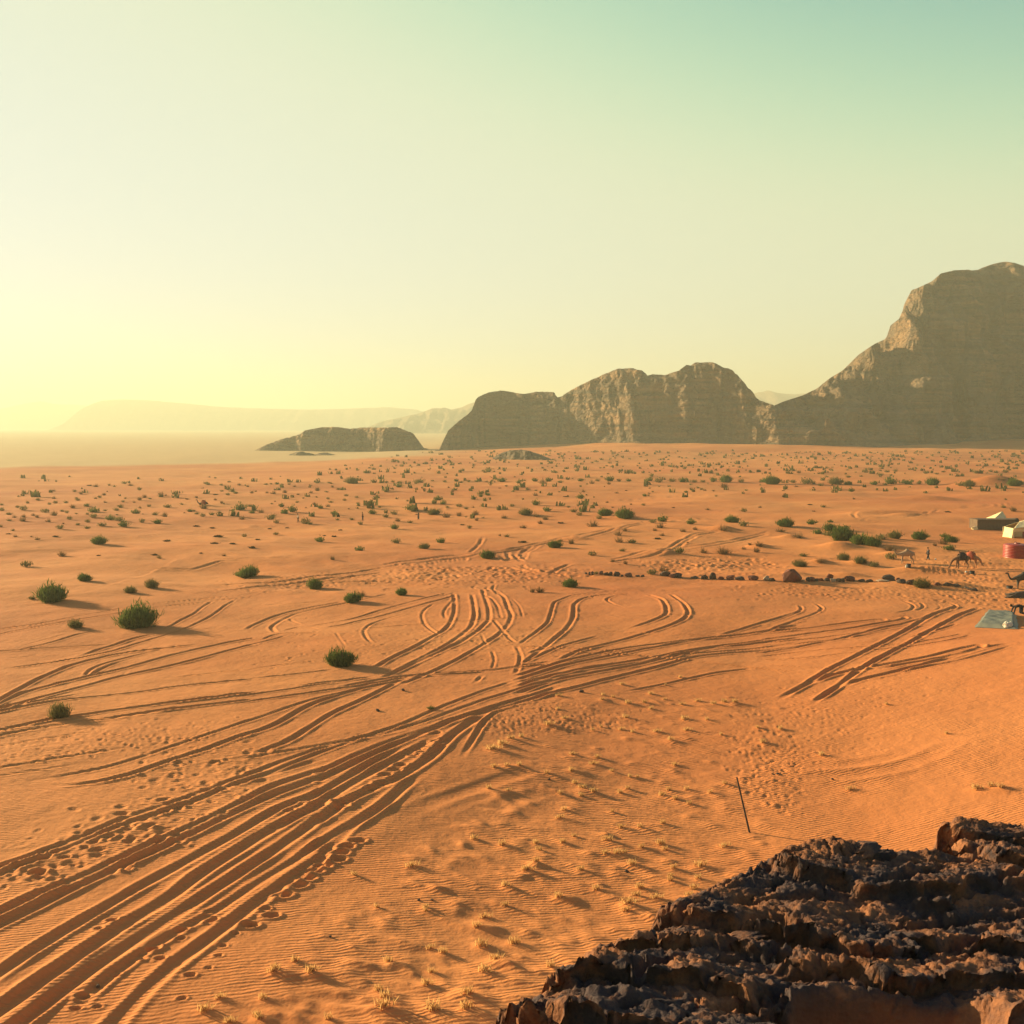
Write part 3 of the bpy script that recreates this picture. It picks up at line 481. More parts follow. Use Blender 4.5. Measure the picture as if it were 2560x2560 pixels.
def massif(name, prof, foot, D, back, nx, ny, m, label, cat='rock mountain', rough=1.0, seed=1, domes=(), power=1.35, foot_depth=None, lean=0.75, cliff=0.25, jag=0.45, dsm=0.12):
    """ridge line given by the photo outline; D None: each column's ridge stands lean*height behind its own foot"""
    pr = np.asarray(prof, float) * 2560 / 1932
    fp = np.asarray(foot, float) * 2560 / 1932
    px = np.linspace(pr[:, 0].min(), pr[:, 0].max(), nx); py = np.interp(px, pr[:, 0], pr[:, 1]) + jag * (2.4 * noise(px / 21, px * 0 + seed, seed) + 1.6 * noise(px / 8, px * 0, seed + 1))
    d = rays(px, py)
    if foot_depth is None:
        g = ground_at(px, np.interp(px, fp[:, 0], fp[:, 1])); ff = np.minimum(g[:, 1], 1750.0)
        k = np.ones(31) / 31; ff = np.convolve(np.pad(ff, 15, 'edge'), k, 'valid') + 12 * jag * (noise(px / 90, px * 0, seed + 2) + 0.6 * noise(px / 30, px * 0, seed + 3))
    else: ff = np.full(nx, float(foot_depth))
    if D is None:
        Dc = (ff + lean * CAMZ) / (1 - lean * d[:, 2]); Dc = np.maximum(Dc, ff + 8)
        kw = 2 * int(nx * dsm / 2) + 1; k = np.ones(kw) / kw; Dc = np.convolve(np.pad(Dc, kw // 2, 'edge'), k, 'valid'); Dc = np.maximum(Dc, ff + 6)
    else: Dc = np.full(nx, float(D))
    X1 = d[:, 0] * Dc; zr = CAMZ + d[:, 2] * Dc
    T = np.concatenate([np.linspace(-0.06, 1, ny), 1 + np.linspace(0, 1, ny // 4 + 2)[1:] ** 1.2])
    t, x = np.meshgrid(T, X1, indexing='ij'); zt = np.broadcast_to(zr, t.shape); f = np.broadcast_to(ff, t.shape); DD = np.broadcast_to(Dc, t.shape)
    y = np.where(t <= 1, f + t * (DD - f), DD + (t - 1) * back)
    span = DD - f; H = float(np.percentile(zr, 80))
    tw = t + rough * (0.25 * noise(x / (0.45 * H), y * 0 + seed, seed) + 0.10 * noise(x / (0.2 * H), y / H, seed + 1) + 0.05 * noise(x / (0.08 * H), y / (0.3 * H), seed + 8)) * S(t * 7) * S((1 - t) * 2.2)
    tw = tw - rough * 0.10 * np.clip(ridged(x / (0.28 * H) + 0.6 * noise(x / H, t * 2, seed + 60), t * 1.2 + seed, seed + 61, 3), 0, 1.5) * S(t * 7) * S((1 - t) * 2.2)
    tw = np.clip(tw, -0.06, 1)
    lin = 1 - np.maximum(1 - tw, 0) ** power
    stp = cliff * (S((lin - 0.18) / 0.16) * 0.5 + S((lin - 0.55) / 0.13) * 0.5) + (1 - cliff) * lin
    Fr = np.where(tw < 0, 0.6 * tw, stp)
    g0 = base_h(x, y)
    h = g0 + (zt - g0) * np.where(t <= 1, Fr, 1.0 - 1.05 * S(t - 1))
    for (qx, qy, dd, rx, ry) in domes:
        dd = float(np.interp(qx * 2560 / 1932, px, ff)) + dd; cx, cz = plane_pts([(qx, qy)], dd); q = 1 - ((x - cx[0]) / rx) ** 2 - ((y - dd) / ry) ** 2
        gz = float(base_h(cx[0], dd)); q = q + 0.25 * fbm(x / (rx * 0.5), y / (ry * 0.5), seed + 40, 3)
        hd = gz - 3 + (cz[0] - gz + 3) * np.sqrt(np.clip(q, 0, None)) ** 0.8
        h = np.where(q > 0, np.maximum(h, hd), h)
    amp = S((h - g0) / 12) * np.where(t > 1, 0.6, 1)
    env = S((1.0 - np.minimum(t, 1)) * 5) * 0.96 + 0.04
    sc = max(6.0, H * 0.5)
    flank = 1 + 1.4 * S((np.gradient(zr, X1) - 0.25) / 0.6)[None, :] * S((np.minimum(t, 1) - .25) * 2)
    h = h + rough * flank * amp * env * (0.06 * sc * fbm(x / (0.5 * sc), y / (0.5 * sc), seed + 3, 6, 0.55) + 0.06 * sc * ridged(x / (0.35 * sc), y / (1.6 * sc), seed + 5, 4))
    lam = sc * 0.20; ph = h / lam + 0.5 * noise(x / sc, y / sc, seed + 9)
    h = h - amp * rough * lam * 0.15 * np.sin(2 * math.pi * ph) * (0.5 + 0.5 * noise(x / sc, y / sc, seed + 30))
    h = np.where(t < 0, np.minimum(h, g0 - 2.0 * (-t / 0.06)), h)
    x = x + rough * amp * env * 0.05 * sc * noise(y / (0.2 * sc), h / (0.2 * sc), seed + 6)
    y = y - rough * amp * env * 0.09 * sc * (noise(x / (0.3 * sc), h / (0.5 * sc), seed + 7) + 0.6 * noise(x / (0.12 * sc), h / (0.2 * sc), seed + 11) + 0.3 * noise(x / (0.05 * sc), h / (0.07 * sc), seed + 12))
    h = np.minimum(h, CAMZ + np.interp(x / y, d[:, 0], d[:, 2]) * y + 0.15 * H * 0.02)      # nothing in front tops the skyline
    v = np.stack([x, y, h], -1).reshape(-1, 3)
    me = mesh_np(name, v, grid_faces(t.shape[0], t.shape[1]))
    o = obj(name, me, m); tag(o, label, cat, kind='structure'); return o
M_cliff = rock_mat('sandstone_cliff', (0.080, 0.064, 0.050), (0.300, 0.170, 0.092), (0.145, 0.100, 0.068))
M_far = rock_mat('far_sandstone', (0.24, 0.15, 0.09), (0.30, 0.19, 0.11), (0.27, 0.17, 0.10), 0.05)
massif('mountain', [(1400, 800), (1440, 775), (1480, 758), (1512, 748), (1540, 735), (1565, 715), (1590, 700), (1620, 670), (1650, 650), (1672, 640), (1680, 615), (1700, 600), (1706, 575),
     (1720, 548), (1730, 545), (1758, 532), (1775, 517), (1800, 511), (1845, 509), (1870, 500), (1895, 494), (1915, 497), (1932, 503), (1990, 540), (2080, 600), (2200, 680), (2330, 800)],
    [(1400, 838), (1560, 842), (1690, 838), (1760, 832), (1850, 829), (1932, 828), (2100, 830), (2330, 832)], None, 260, 360, 190, M_cliff,
    'towering sandstone mountain rising at the right edge with a sunlit left slope', seed=21, jag=0.08, lean=1.05, rough=1.15, dsm=0.75, cliff=0.32,
    domes=[(1480, 772, 60, 48, 40), (1545, 800, 34, 30, 30), (1630, 789, 42, 46, 38), (1715, 806, 36, 34, 30)])
massif('mountain', [(828, 850), (838, 828), (846, 812), (866, 795), (890, 775), (897, 755), (903, 748), (925, 740), (945, 737), (972, 741), (990, 743), (1010, 739), (1045, 740), (1052, 750), (1062, 746), (1085, 732), (1110, 720),
     (1140, 706), (1165, 696), (1195, 694), (1212, 700), (1222, 708), (1230, 706), (1255, 707), (1280, 700), (1290, 693), (1296, 688), (1305, 689), (1312, 684), (1345, 684), (1360, 690), (1385, 700), (1400, 718), (1420, 740), (1432, 755),
     (1450, 762), (1475, 768), (1500, 800), (1530, 842)],
    [(828, 852), (860, 848), (940, 842), (1050, 838), (1150, 836), (1250, 836), (1350, 837), (1450, 839), (1530, 840)], None, 160, 440, 150, M_cliff,
    'long lumpy sandstone ridge with rounded summits standing in the middle distance', seed=5, jag=0.35, lean=0.55, rough=0.95, dsm=0.35, cliff=0.3)
massif('mesa', [(484, 848), (510, 836), (540, 826), (566, 820), (575, 812), (600, 807), (630, 805), (660, 809), (690, 806), (725, 807), (750, 806), (765, 812), (780, 818), (790, 832), (800, 846)],
    [(484, 850), (560, 851), (640, 852), (720, 852), (800, 849)], None, 60, 220, 70, M_cliff, 'small flat-topped rock mesa standing alone on the hazy plain', 'rock mesa', rough=0.8, seed=33, lean=1.1)
massif('rock_mound', [(930, 863), (945, 855), (962, 849), (985, 848), (1000, 851), (1015, 856), (1040, 866)], [(930, 866), (985, 868), (1040, 868)], None, 14, 80, 26, M_cliff,
    'low dark rock mound on the sand in front of the long ridge', 'rock mound', rough=0.5, seed=44)
massif('rock_mound', [(548, 857), (558, 853), (572, 852), (590, 856)], [(548, 859), (570, 860), (590, 859)], None, 10, 40, 14, M_cliff, 'left of two small dark rock mounds below the mesa', 'rock mound', rough=0.4, seed=45)
massif('rock_mound', [(596, 857), (606, 854), (618, 854), (628, 857)], [(596, 859), (610, 859), (628, 859)], None, 10, 40, 14, M_cliff, 'right of two small dark rock mounds below the mesa', 'rock mound', rough=0.4, seed=46)
massif('mountain', [(680, 812), (720, 795), (745, 790), (790, 780), (815, 771), (840, 769), (852, 773), (870, 769), (890, 760), (930, 752), (1000, 770), (1100, 800)],
    [(680, 822), (900, 822), (1100, 822)], 3800, 500, 160, 40, M_far, 'hazy brown hills showing left of the long ridge', seed=51, jag=0.4, rough=0.6, foot_depth=3200)
massif('mountain', [(1380, 800), (1400, 750), (1430, 740), (1450, 737), (1470, 742), (1500, 744), (1525, 742), (1560, 760), (1640, 800)],
    [(1380, 815), (1640, 815)], 5000, 500, 120, 30, M_far, 'pale far hill in the gap between ridge and mountain', seed=52, jag=0.4, rough=0.5, foot_depth=4500)
massif('mountain', [(90, 812), (120, 800), (145, 778), (160, 768), (185, 758), (205, 755), (230, 753), (290, 756), (350, 761), (420, 768), (500, 771), (580, 773), (660, 771), (730, 768), (780, 772), (805, 778), (850, 790), (900, 812)],
    [(90, 815), (900, 815)], 6300, 700, 240, 40, M_far, 'long flat plateau fading into haze behind the plain', seed=53, jag=0.3, rough=0.5, foot_depth=5800)
massif('mountain', [(-260, 800), (-120, 770), (-40, 775), (10, 770), (40, 763), (75, 757), (100, 762), (150, 764), (200, 770), (300, 812)],
    [(-260, 812), (300, 812)], 8800, 700, 120, 30, M_far, 'faintest far hills at the left edge behind the plateau', seed=54, jag=0.3, rough=0.5, foot_depth=8200)
# ------------------------------------------------------------------ rock outcrop the camera stands on
EDGE = [(-2.6, 5.0), (-0.8, 8.4), (0.044, 10.2), (0.44, 10.9), (0.86, 11.56), (1.38, 12.24), (2.03, 13.0), (2.755, 13.62), (2.95, 13.95), (3.57, 14.38), (4.16, 14.5), (4.91, 14.66), (5.6, 14.6), (6.03, 15.5), (6.65, 15.9), (7.49, 16.05), (9.5, 16.2), (11.5, 15.8)]
def build_rock():
    res = 0.025
    xs = np.arange(-1.6, 8.6, res); ys = np.arange(6.0, 17.3, res)
    x, y = np.meshgrid(xs, ys)
    # signed distance to the outcrop edge, positive inside
    E = np.array(EDGE); d = np.full(x.shape, 1e9)
    for a, b in zip(E[:-1], E[1:]): d = np.minimum(d, seg_dist(x, y, a[0], a[1], b[0], b[1]))
    ye = np.interp(x, E[:, 0], E[:, 1]); d = np.where(y < ye, d, -d)
    d = d + 0.13 * fbm(x / 0.7, y / 0.7, 61, 4) + 0.03 * fbm(x / .15, y / .15, 62, 3)
    # coarse slabs: dipping strata broken into ledges that step down towards the camera
    q1 = x * 0.30 + y * 0.95; q2 = x * 0.95 - y * 0.30
    wq1 = q1 + 0.80 * fbm(x / 2.6, y / 2.6, 70, 3) + 0.14 * fbm(x / 0.5, y / 0.5, 71, 4)
    per = 1.25; k = wq1 / per; fr = k - np.floor(k); lev = np.floor(k)
    rise = 0.26 + 0.15 * noise(lev * 1.7 + q2 / 2.2, lev * 3.1, 72)
    up = S(fr / 0.07) * rise                       # front face of each slab
    slab = up - rise * 1.05 * fr ** 0.8            # and its back dips away again
    h = 12.52 - 0.075 * (y - 10) + 0.13 * fbm(x / 2.6, y / 2.6, 74, 3) + slab
    # thin second set of layers inside each slab, following the same strike
    w2 = wq1 / 0.27 + 0.8 * fbm(x / 1.1, y / 0.9, 75, 4); f2 = w2 - np.floor(w2)
    r2 = 0.035 + 0.075 * noise(np.floor(w2) * 2.3 + q2 / 1.3, np.floor(w2) * 1.3, 76)
    h = h + np.clip(r2, 0, 1) * (S(f2 / 0.14) - f2)
    # cracks across the slabs
    ck = np.abs(noise(q2 / 0.9 + 0.5 * fbm(x, y, 84, 3), q1 / 2.2, 83)); h = h - 0.10 * S((0.05 - ck) / 0.05)
    # blocks and pits
    h = h + 0.03 * np.clip(ridged(x / 0.9, y / 0.7, 77, 4, 0.5), -1.2, 1.2)
    pit = fbm((x * .95 + y * .3) / 0.95, (y * .95 - x * .3) / 0.34, 78, 4); h = h - 0.20 * S((pit - 0.26) / 0.25)
    h = h + 0.030 * fbm(x / 0.24, y / 0.18, 79, 5, 0.6) + 0.014 * ridged(x / 0.09, y / 0.07, 80, 3)
    h = h + 0.035 * S(np.mod(3 * fbm(x / 0.5, y / 0.5, 81, 3), 1.0) / 0.25) - 0.035 * np.mod(3 * fbm(x / 0.5, y / 0.5, 81, 3), 1.0)
    # raised blocks at the back right corner and the smooth hollow at lower right
    h = h + 0.22 * np.exp(-((x - 6.5) / 0.7) ** 2 - ((y - 15.6) / 0.4) ** 2) + 0.20 * np.exp(-((x - 4.3) / 0.4) ** 2 - ((y - 14.1) / 0.3) ** 2)
    hol = S((1.15 - np.hypot((x - 3.4) / 1.05, (y - 9.5) / 0.55) + 0.12 * fbm(x / 0.8, y / 0.8, 90, 3)) / 0.22)
    smooth = 12.2 + 0.08 * (x - 3) + 0.05 * fbm(x / 0.9, y / 0.9, 91, 3) + 0.015 * fbm(x / 0.12, y / 0.12, 92, 3)
    h = h * (1 - hol) + smooth * hol
    # edge: ragged drop to the sand
    drop = S((0.10 - d) / 0.55)
    h = h - 0.25 * S((0.45 - d) / 0.5) - 3.6 * drop - 4.0 * S((-0.35 - d) / 0.5) + 0.15 * drop * fbm(x / 0.4, y / 0.4, 93, 3)
    g = base_h(x, y) - 0.6
    h = np.maximum(h, g)
    # undercut ledges
    X = x + 0.04 * noise(h / 0.16, y / 0.6, 95)
    Y = y - 0.22 * S((fr - 0.02) / 0.05) * (1 - S((fr - 0.07) / 0.35)) * np.clip(rise / 0.4, 0, 1.3) + 0.035 * noise(x / 0.4, h / 0.14, 96)
    me = mesh_np('rock_outcrop', np.stack([X, Y, h], -1).reshape(-1, 3), grid_faces(*x.shape))
    at = me.attributes.new('sandy', 'FLOAT', 'POINT'); at.data.foreach_set('value', (hol * 0.9).astype(np.float32).ravel())
    return me, (X, Y, h, d)
m, t, b = new_mat('varnish_and_shade_sandstone'); M_rock = m
b.inputs['Roughness'].default_value = 0.92; b.inputs['Specular IOR Level'].default_value = 0.12
geo = N(t, 'ShaderNodeNewGeometry')
c = ramp(tnoise(2.0, 8).outputs[0], 0.35, 0.66, (0.16, 0.066, 0.036), (0.31, 0.125, 0.060)).outputs[0]
c = mixc(ramp(tnoise(1.35, 9, rough=0.68).outputs[0], 0.42, 0.56, (0, 0, 0), (0.92, 0.92, 0.92)).outputs[0], c, (0.046, 0.036, 0.042))  # dark patches: some desert varnish, mostly slab shadow put into the colour
c = mixc(ramp(tnoise(9.0, 7, rough=0.7).outputs[0], 0.52, 0.66, (0, 0, 0), (0.55, 0.55, 0.55)).outputs[0], c, (0.034, 0.028, 0.032))
c = mixc(ramp(tnoise(38.0, 4, rough=0.7).outputs[0], 0.60, 0.72, (0, 0, 0), (0.5, 0.5, 0.5)).outputs[0], c, (0.20, 0.115, 0.07))
asd = N(t, 'ShaderNodeAttribute'); asd.attribute_name = 'sandy'; c = mixc(asd.outputs['Fac'], c, (0.36, 0.135, 0.055))
t.links.new(c, b.inputs['Base Color'])
b2 = N(t, 'ShaderNodeBump'); b2.inputs['Strength'].default_value = 1.0; b2.inputs['Distance'].default_value = 0.035
t.links.new(tnoise(11.0, 10, rough=0.65).outputs[0], b2.inputs['Height'])
vz = N(t, 'ShaderNodeTexVoronoi'); vz.inputs['Scale'].default_value = 20.0; t.links.new(geo.outputs['Position'], vz.inputs[0])
b3 = N(t, 'ShaderNodeBump'); b3.inputs['Strength'].default_value = 0.55; b3.inputs['Distance'].default_value = 0.02
t.links.new(vz.outputs['Distance'], b3.inputs['Height']); t.links.new(b2.outputs[0], b3.inputs['Normal']); t.links.new(b3.outputs[0], b.inputs['Normal'])
rme, RK = build_rock()
rock = obj('rock_outcrop', rme, M_rock); tag(rock, 'dark rock outcrop toned with varnish and painted shade, broken slabs filling the lower right corner', 'rock outcrop', kind='structure')
def stone_mesh(name, seed, sx, sy, sz, sub=3, amp=0.35, cut=True):
    bm = bmesh.new(); bmesh.ops.create_icosphere(bm, subdivisions=sub, radius=1.0)
    v = np.array([w.co[:] for w in bm.verts]); rg = np.random.RandomState(seed)
    r = 1 + amp * noise(v[:, 0] * 1.3 + seed, v[:, 1] * 1.3 + v[:, 2] * 1.7, seed) + amp * 0.4 * noise(v[:, 0] * 3.1 - v[:, 2] * 2, v[:, 1] * 3.1 + seed, seed + 1) + amp * 0.2 * noise(v[:, 0] * 7 + v[:, 2] * 5, v[:, 1] * 7, seed + 2)
    v = v * r[:, None]
    if cut:                                        # a few flat broken faces
        for _ in range(7):
            n = rg.normal(size=3); n /= np.linalg.norm(n); o = rg.uniform(0.55, 0.85); s = v @ n - o; v = v - np.clip(s, 0, None)[:, None] * n
    v = v * np.array([sx, sy, sz]); v[:, 2] = np.maximum(v[:, 2], -0.45 * sz)
    for w, p in zip(bm.verts, v): w.co = p
    me = bpy.data.meshes.new(name); bm.to_mesh(me); bm.free()
    me.polygons.foreach_set('use_smooth', [False] * len(me.polygons)); return me
# loose slabs lying on the outcrop, parts of it
def rock_top(x, y):
    i = np.argmin((RK[0] - x) ** 2 + (RK[1] - y) ** 2); return RK[2].ravel()[i]
for q, (x, y, sx, sy, sz, rz) in enumerate([(2.5, 11.6, .26, .17, .07, .4), (3.6, 12.6, .32, .2, .07, .2), (4.6, 13.9, .26, .2, .09, .8), (4.5, 12.0, .24, .18, .07, .9)]):
    o = obj('slab', stone_mesh('slab', 300 + q, sx, sy, sz, 4, 0.4), M_rock, rock); o.location = (x, y, rock_top(x, y) + 0.25 * sz); o.rotation_euler = (random.uniform(-.15, .15), random.uniform(-.15, .15), rz)
# ------------------------------------------------------------------ shrubs
def leaf_mat(name, c1, c2, trans=0.3):
    m = bpy.data.materials.new(name); m.use_nodes = True; t = m.node_tree; t.nodes.clear()
    o = N(t, 'ShaderNodeOutputMaterial'); df = N(t, 'ShaderNodeBsdfDiffuse'); tr = N(t, 'ShaderNodeBsdfTranslucent'); mx = N(t, 'ShaderNodeMixShader'); mx.inputs[0].default_value = trans
    oi = N(t, 'ShaderNodeObjectInfo'); gm = N(t, 'ShaderNodeNewGeometry')
    cr = N(t, 'ShaderNodeMix', data_type='RGBA'); cr.inputs[6].default_value = (*c1, 1); cr.inputs[7].default_value = (*c2, 1)
    mm = N(t, 'ShaderNodeMath', operation='MULTIPLY_ADD'); mm.inputs[1].default_value = 0.5; t.links.new(gm.outputs['Random Per Island'], mm.inputs[0])
    m2 = N(t, 'ShaderNodeMath', operation='MULTIPLY'); m2.inputs[1].default_value = 0.5; t.links.new(oi.outputs['Random'], m2.inputs[0]); t.links.new(m2.outputs[0], mm.inputs[2])
    t.links.new(mm.outputs[0], cr.inputs[0]); t.links.new(cr.outputs[2], df.inputs[0]); t.links.new(cr.outputs[2], tr.inputs[0])
    t.links.new(df.outputs[0], mx.inputs[1]); t.links.new(tr.outputs[0], mx.inputs[2]); t.links.new(mx.outputs[0], o.inputs[0]); return m
M_green = leaf_mat('broom_green', (0.060, 0.085, 0.022), (0.125, 0.155, 0.045)); M_olive = leaf_mat('olive_twigs', (0.095, 0.090, 0.034), (0.180, 0.150, 0.060))
M_dry = leaf_mat('dry_twigs', (0.14, 0.080, 0.040), (0.23, 0.140, 0.070)); M_dark = leaf_mat('dark_twigs', (0.035, 0.030, 0.018), (0.060, 0.050, 0.028), 0.15)
M_straw = leaf_mat('straw_blades', (0.50, 0.29, 0.12), (0.66, 0.42, 0.18), 0.5); M_stem = mat('shrub_bark', (0.10, 0.060, 0.035), (0.16, 0.095, 0.05), 9.0)
def twig_mesh(name, seed, n, h, spread, wid, kind):
    """n thin twigs springing from the root crown, unit radius 0.5; every twig two bent strips"""
    rg = np.random.RandomState(seed); V = []; Fc = []
    lob = rg.uniform(0, 6.28, 4); lr = rg.uniform(0.05, 0.36, 4); lh = rg.uniform(0.55, 1.0, 4); lh[0] = 1.0
    for i in range(n):
        a = rg.uniform(0, 2 * math.pi); rr = 0.5 * math.sqrt(rg.uniform(0, 1)); k = rg.randint(4)
        bx, by = 0.45 * rr * math.cos(a) + lr[k] * math.cos(lob[k]) * 0.7, 0.45 * rr * math.sin(a) + lr[k] * math.sin(lob[k]) * 0.7
        el = rr / 0.5
        L = h * rg.uniform(0.60, 1.0) * (1.0 - 0.50 * el ** 2) * lh[k]
        tx, ty = bx + spread * rr * math.cos(a) * rg.uniform(0.5, 1.15), by + spread * rr * math.sin(a) * rg.uniform(0.5, 1.15)
        if kind == 'ball':                                   # short leafy pieces through the volume
            z0 = L * rg.uniform(0.0, 0.85); p0 = np.array([bx + (tx - bx) * z0 / L, by + (ty - by) * z0 / L, z0]); dd = rg.normal(size=3); dd[2] = abs(dd[2]) + 0.7; dd /= np.linalg.norm(dd); p2 = p0 + dd * h * rg.uniform(0.16, 0.32); p1 = (p0 + p2) / 2 + rg.normal(size=3) * 0.01
        else:
            p0 = np.array([bx, by, -0.02]); p2 = np.array([tx, ty, L]); p1 = (p0 + p2) / 2 + np.array([(tx - bx) * -0.12, (ty - by) * -0.12, 0.05 * L]) + rg.normal(size=3) * 0.012
        s = rg.normal(size=3); s[2] *= 0.2; s /= np.linalg.norm(s); w = wid * rg.uniform(0.6, 1.4)
        b0 = len(V); V += [p0 - s * w * 0.5, p0 + s * w * 0.5, p1 + s * w * 0.55, p1 - s * w * 0.55, p2]; Fc += [(b0, b0 + 1, b0 + 2, b0 + 3), (b0 + 3, b0 + 2, b0 + 4)]
    me = bpy.data.meshes.new(name); me.from_pydata([tuple(map(float, v)) for v in V], [], Fc); me.update(); return me
def stem_mesh(seed):
    rg = np.random.RandomState(seed); V = []; Fc = []
    for i in range(12):
        a = rg.uniform(0, 6.28); r = rg.uniform(0.05, 0.28); p0 = np.array([0.3 * r * math.cos(a), 0.3 * r * math.sin(a), -0.03]); p1 = np.array([r * math.cos(a), r * math.sin(a), rg.uniform(0.25, 0.45)])
        b0 = len(V)
        for p, w in ((p0, 0.022), (p1, 0.008)):
            for q in range(4): V.append(p + w * np.array([math.cos(q * 1.571), math.sin(q * 1.571), 0]))
        for q in range(4): Fc.append((b0 + q, b0 + (q + 1) % 4, b0 + 4 + (q + 1) % 4, b0 + 4 + q))
    me = bpy.data.meshes.new('stems'); me.from_pydata([tuple(map(float, v)) for v in V], [], Fc); me.update(); return me
BIG = {'G': [(twig_mesh('foliage', 10 + i, 480, 0.58, 0.80, 0.013, 'twig'), twig_mesh('foliage', 30 + i, 2000, 0.70, 0.90, 0.026, 'ball')) for i in range(3)],
       'g': [(twig_mesh('foliage', 50 + i, 400, 0.64, 0.90, 0.012, 'twig'), twig_mesh('foliage', 90 + i, 800, 0.66, 0.95, 0.024, 'ball')) for i in range(3)], 'd': [(twig_mesh('foliage', 70 + i, 260, 0.85, 1.15, 0.014, 'twig'), None) for i in range(3)]}
SML = {'G': [twig_mesh('foliage', 100 + i, 260, 0.68, 0.95, 0.060, 'ball') for i in range(4)], 'g': [twig_mesh('foliage', 120 + i, 190, 0.66, 1.0, 0.045, 'ball') for i in range(4)],
       'd': [twig_mesh('foliage', 140 + i, 80, 0.85, 1.1, 0.040, 'twig') for i in range(4)], 'k': [twig_mesh('foliage', 160 + i, 220, 0.62, 0.9, 0.14, 'ball') for i in range(3)]}
MATS = {'G': M_green, 'g': M_olive, 'd': M_dry, 'k': M_dark}
for dct in (BIG, SML):
    for k, l in dct.items():
        for e in l:
            for me in (e if isinstance(e, tuple) else (e,)):
                if me: me.materials.append(MATS[k])
STEM = [stem_mesh(200 + i) for i in range(3)]
for s in STEM: s.materials.append(M_stem)
NAMES = {'G': ('green_shrub', 'green shrub'), 'g': ('olive_shrub', 'olive shrub'), 'd': ('dry_shrub', 'dry shrub'), 'k': ('low_plant', 'low plant')}
COLR = {'G': 'dark green', 'g': 'olive green', 'd': 'dry brown', 'k': 'flat dark'}
SHR = []      # (px, py, width px, kind, label)
def add(cr, s, kind, lab=None):
    for e in s.split():
        x, y, w = map(float, e.split(',')[:3]); (px, py), = cr([(x, y)]); sc = cr([(100, 0)])[0][0] - cr([(0, 0)])[0][0]
        SHR.append((px, py, w * sc / 100, kind, lab))
OV = lambda pts: [(p[0] * 2560 / 1932, p[1] * 2560 / 1932) for p in pts]
for e in [(95, 1136, 56, 'G', 'broad green shrub at the far left with a small bush at its side'), (62, 1131, 16, 'g', 'small olive bush beside the broad green shrub at the far left'),
          (142, 1185, 37, 'g', 'upright mixed green and brown shrub left of the widest shrub'), (255, 1185, 74, 'G', 'widest dark green shrub on the left, two lobes, at the rutted tracks'),
          (107, 1355, 54, 'g', 'half dry shrub with green top standing alone on the left tracks'), (645, 1258, 60, 'G', 'round green shrub alone in the middle with a long shadow'),
          (663, 1138, 36, 'G', 'compact green shrub touching a dry twiggy bush near the turning tracks'), (680, 1125, 20, 'd', 'dry twiggy bush behind the compact green shrub near the tracks'),
          (592, 1111, 34, 'G', 'round green shrub beside the long straight track crossing the left plain'), (758, 1123, 24, 'G', 'small green shrub at the start of the turning tracks'),
          (467, 1091, 40, 'G', 'green shrub joined to a smaller bush on the left plain'), (452, 1090, 20, 'g', 'smaller bush joined to the left side of a green shrub'),
          (283, 1110, 34, 'g', 'bushy olive shrub, right one of a pair above the widest shrub'), (243, 1119, 28, 'g', 'smaller olive shrub, left one of a pair above the widest shrub'), (157, 1097, 30, 'G', 'low green shrub above the pair of olive shrubs'),
          (47, 1070, 22, 'g', 'upright olive shrub near the left edge above the broad shrub'), (116, 1050, 17, 'd', None), (184, 1027, 28, 'G', 'lone green shrub on bare sand in the upper left plain'),
          (1076, 1108, 34, 'G', 'bright green shrub right of two dry tufts near the stone row'), (1020, 1118, 20, 'd', 'right one of two dry tufts beside a bright green shrub'), (1005, 1118, 14, 'd', 'left one of two dry tufts beside a bright green shrub'),
          (919, 1054, 32, 'G', 'spreading green shrub beside fanned wheel marks in the middle plain'), (1048, 1034, 30, 'G', 'green shrub right of the fanned wheel marks with dry bushes behind')]:
    SHR.append((e[0] * 1.32505, e[1] * 1.32505, e[2] * 1.32505, e[3], e[4]))
add(K1, '600,580,90 860,575,70 890,508,65 1005,545,95 1195,495,100 930,462,85 870,430,40 700,480,60 630,398,50 450,410,90 380,290,60 240,385,80 170,360,45 265,322,45 95,430,65 20,390,70 10,335,40 85,495,55 135,595,50 775,535,50 765,425,35 670,415,50 1060,395,45 1160,390,60 1220,362,70 780,290,50 765,270,40 660,315,55 545,318,50 485,330,40 1415,510,75 1565,435,65 1695,360,90 1610,872,55 1490,350,50 1505,275,40 1825,330,40 1230,305,40 1265,270,30 950,270,40 1000,262,50 745,200,50 1390,185,60 1170,435,30 240,220,40 1100,138,40', 'g')
add(K1, '1240,555,100 1110,485,80 940,408,100 870,350,55 1585,520,95 1365,420,80 1910,400,60', 'G')
add(K1, '540,440,85 480,508,65 225,500,85 230,460,60 330,440,50 365,460,45 145,465,50 5,555,45 150,655,45 370,685,60 315,655,30 635,525,30 1055,310,40 535,270,55 730,365,70 1435,430,25 1655,450,75 1855,415,25 1405,365,40 1400,285,60 1450,260,60 1610,250,80 1665,240,35 1345,310,35 1040,235,50 810,225,50 530,195,50 960,150,60 1310,140,50', 'd')
add(K1, '80,628,45 555,652,55 985,848,40 1550,835,55 1675,700,65 1880,275,40 895,140,40', 'k')
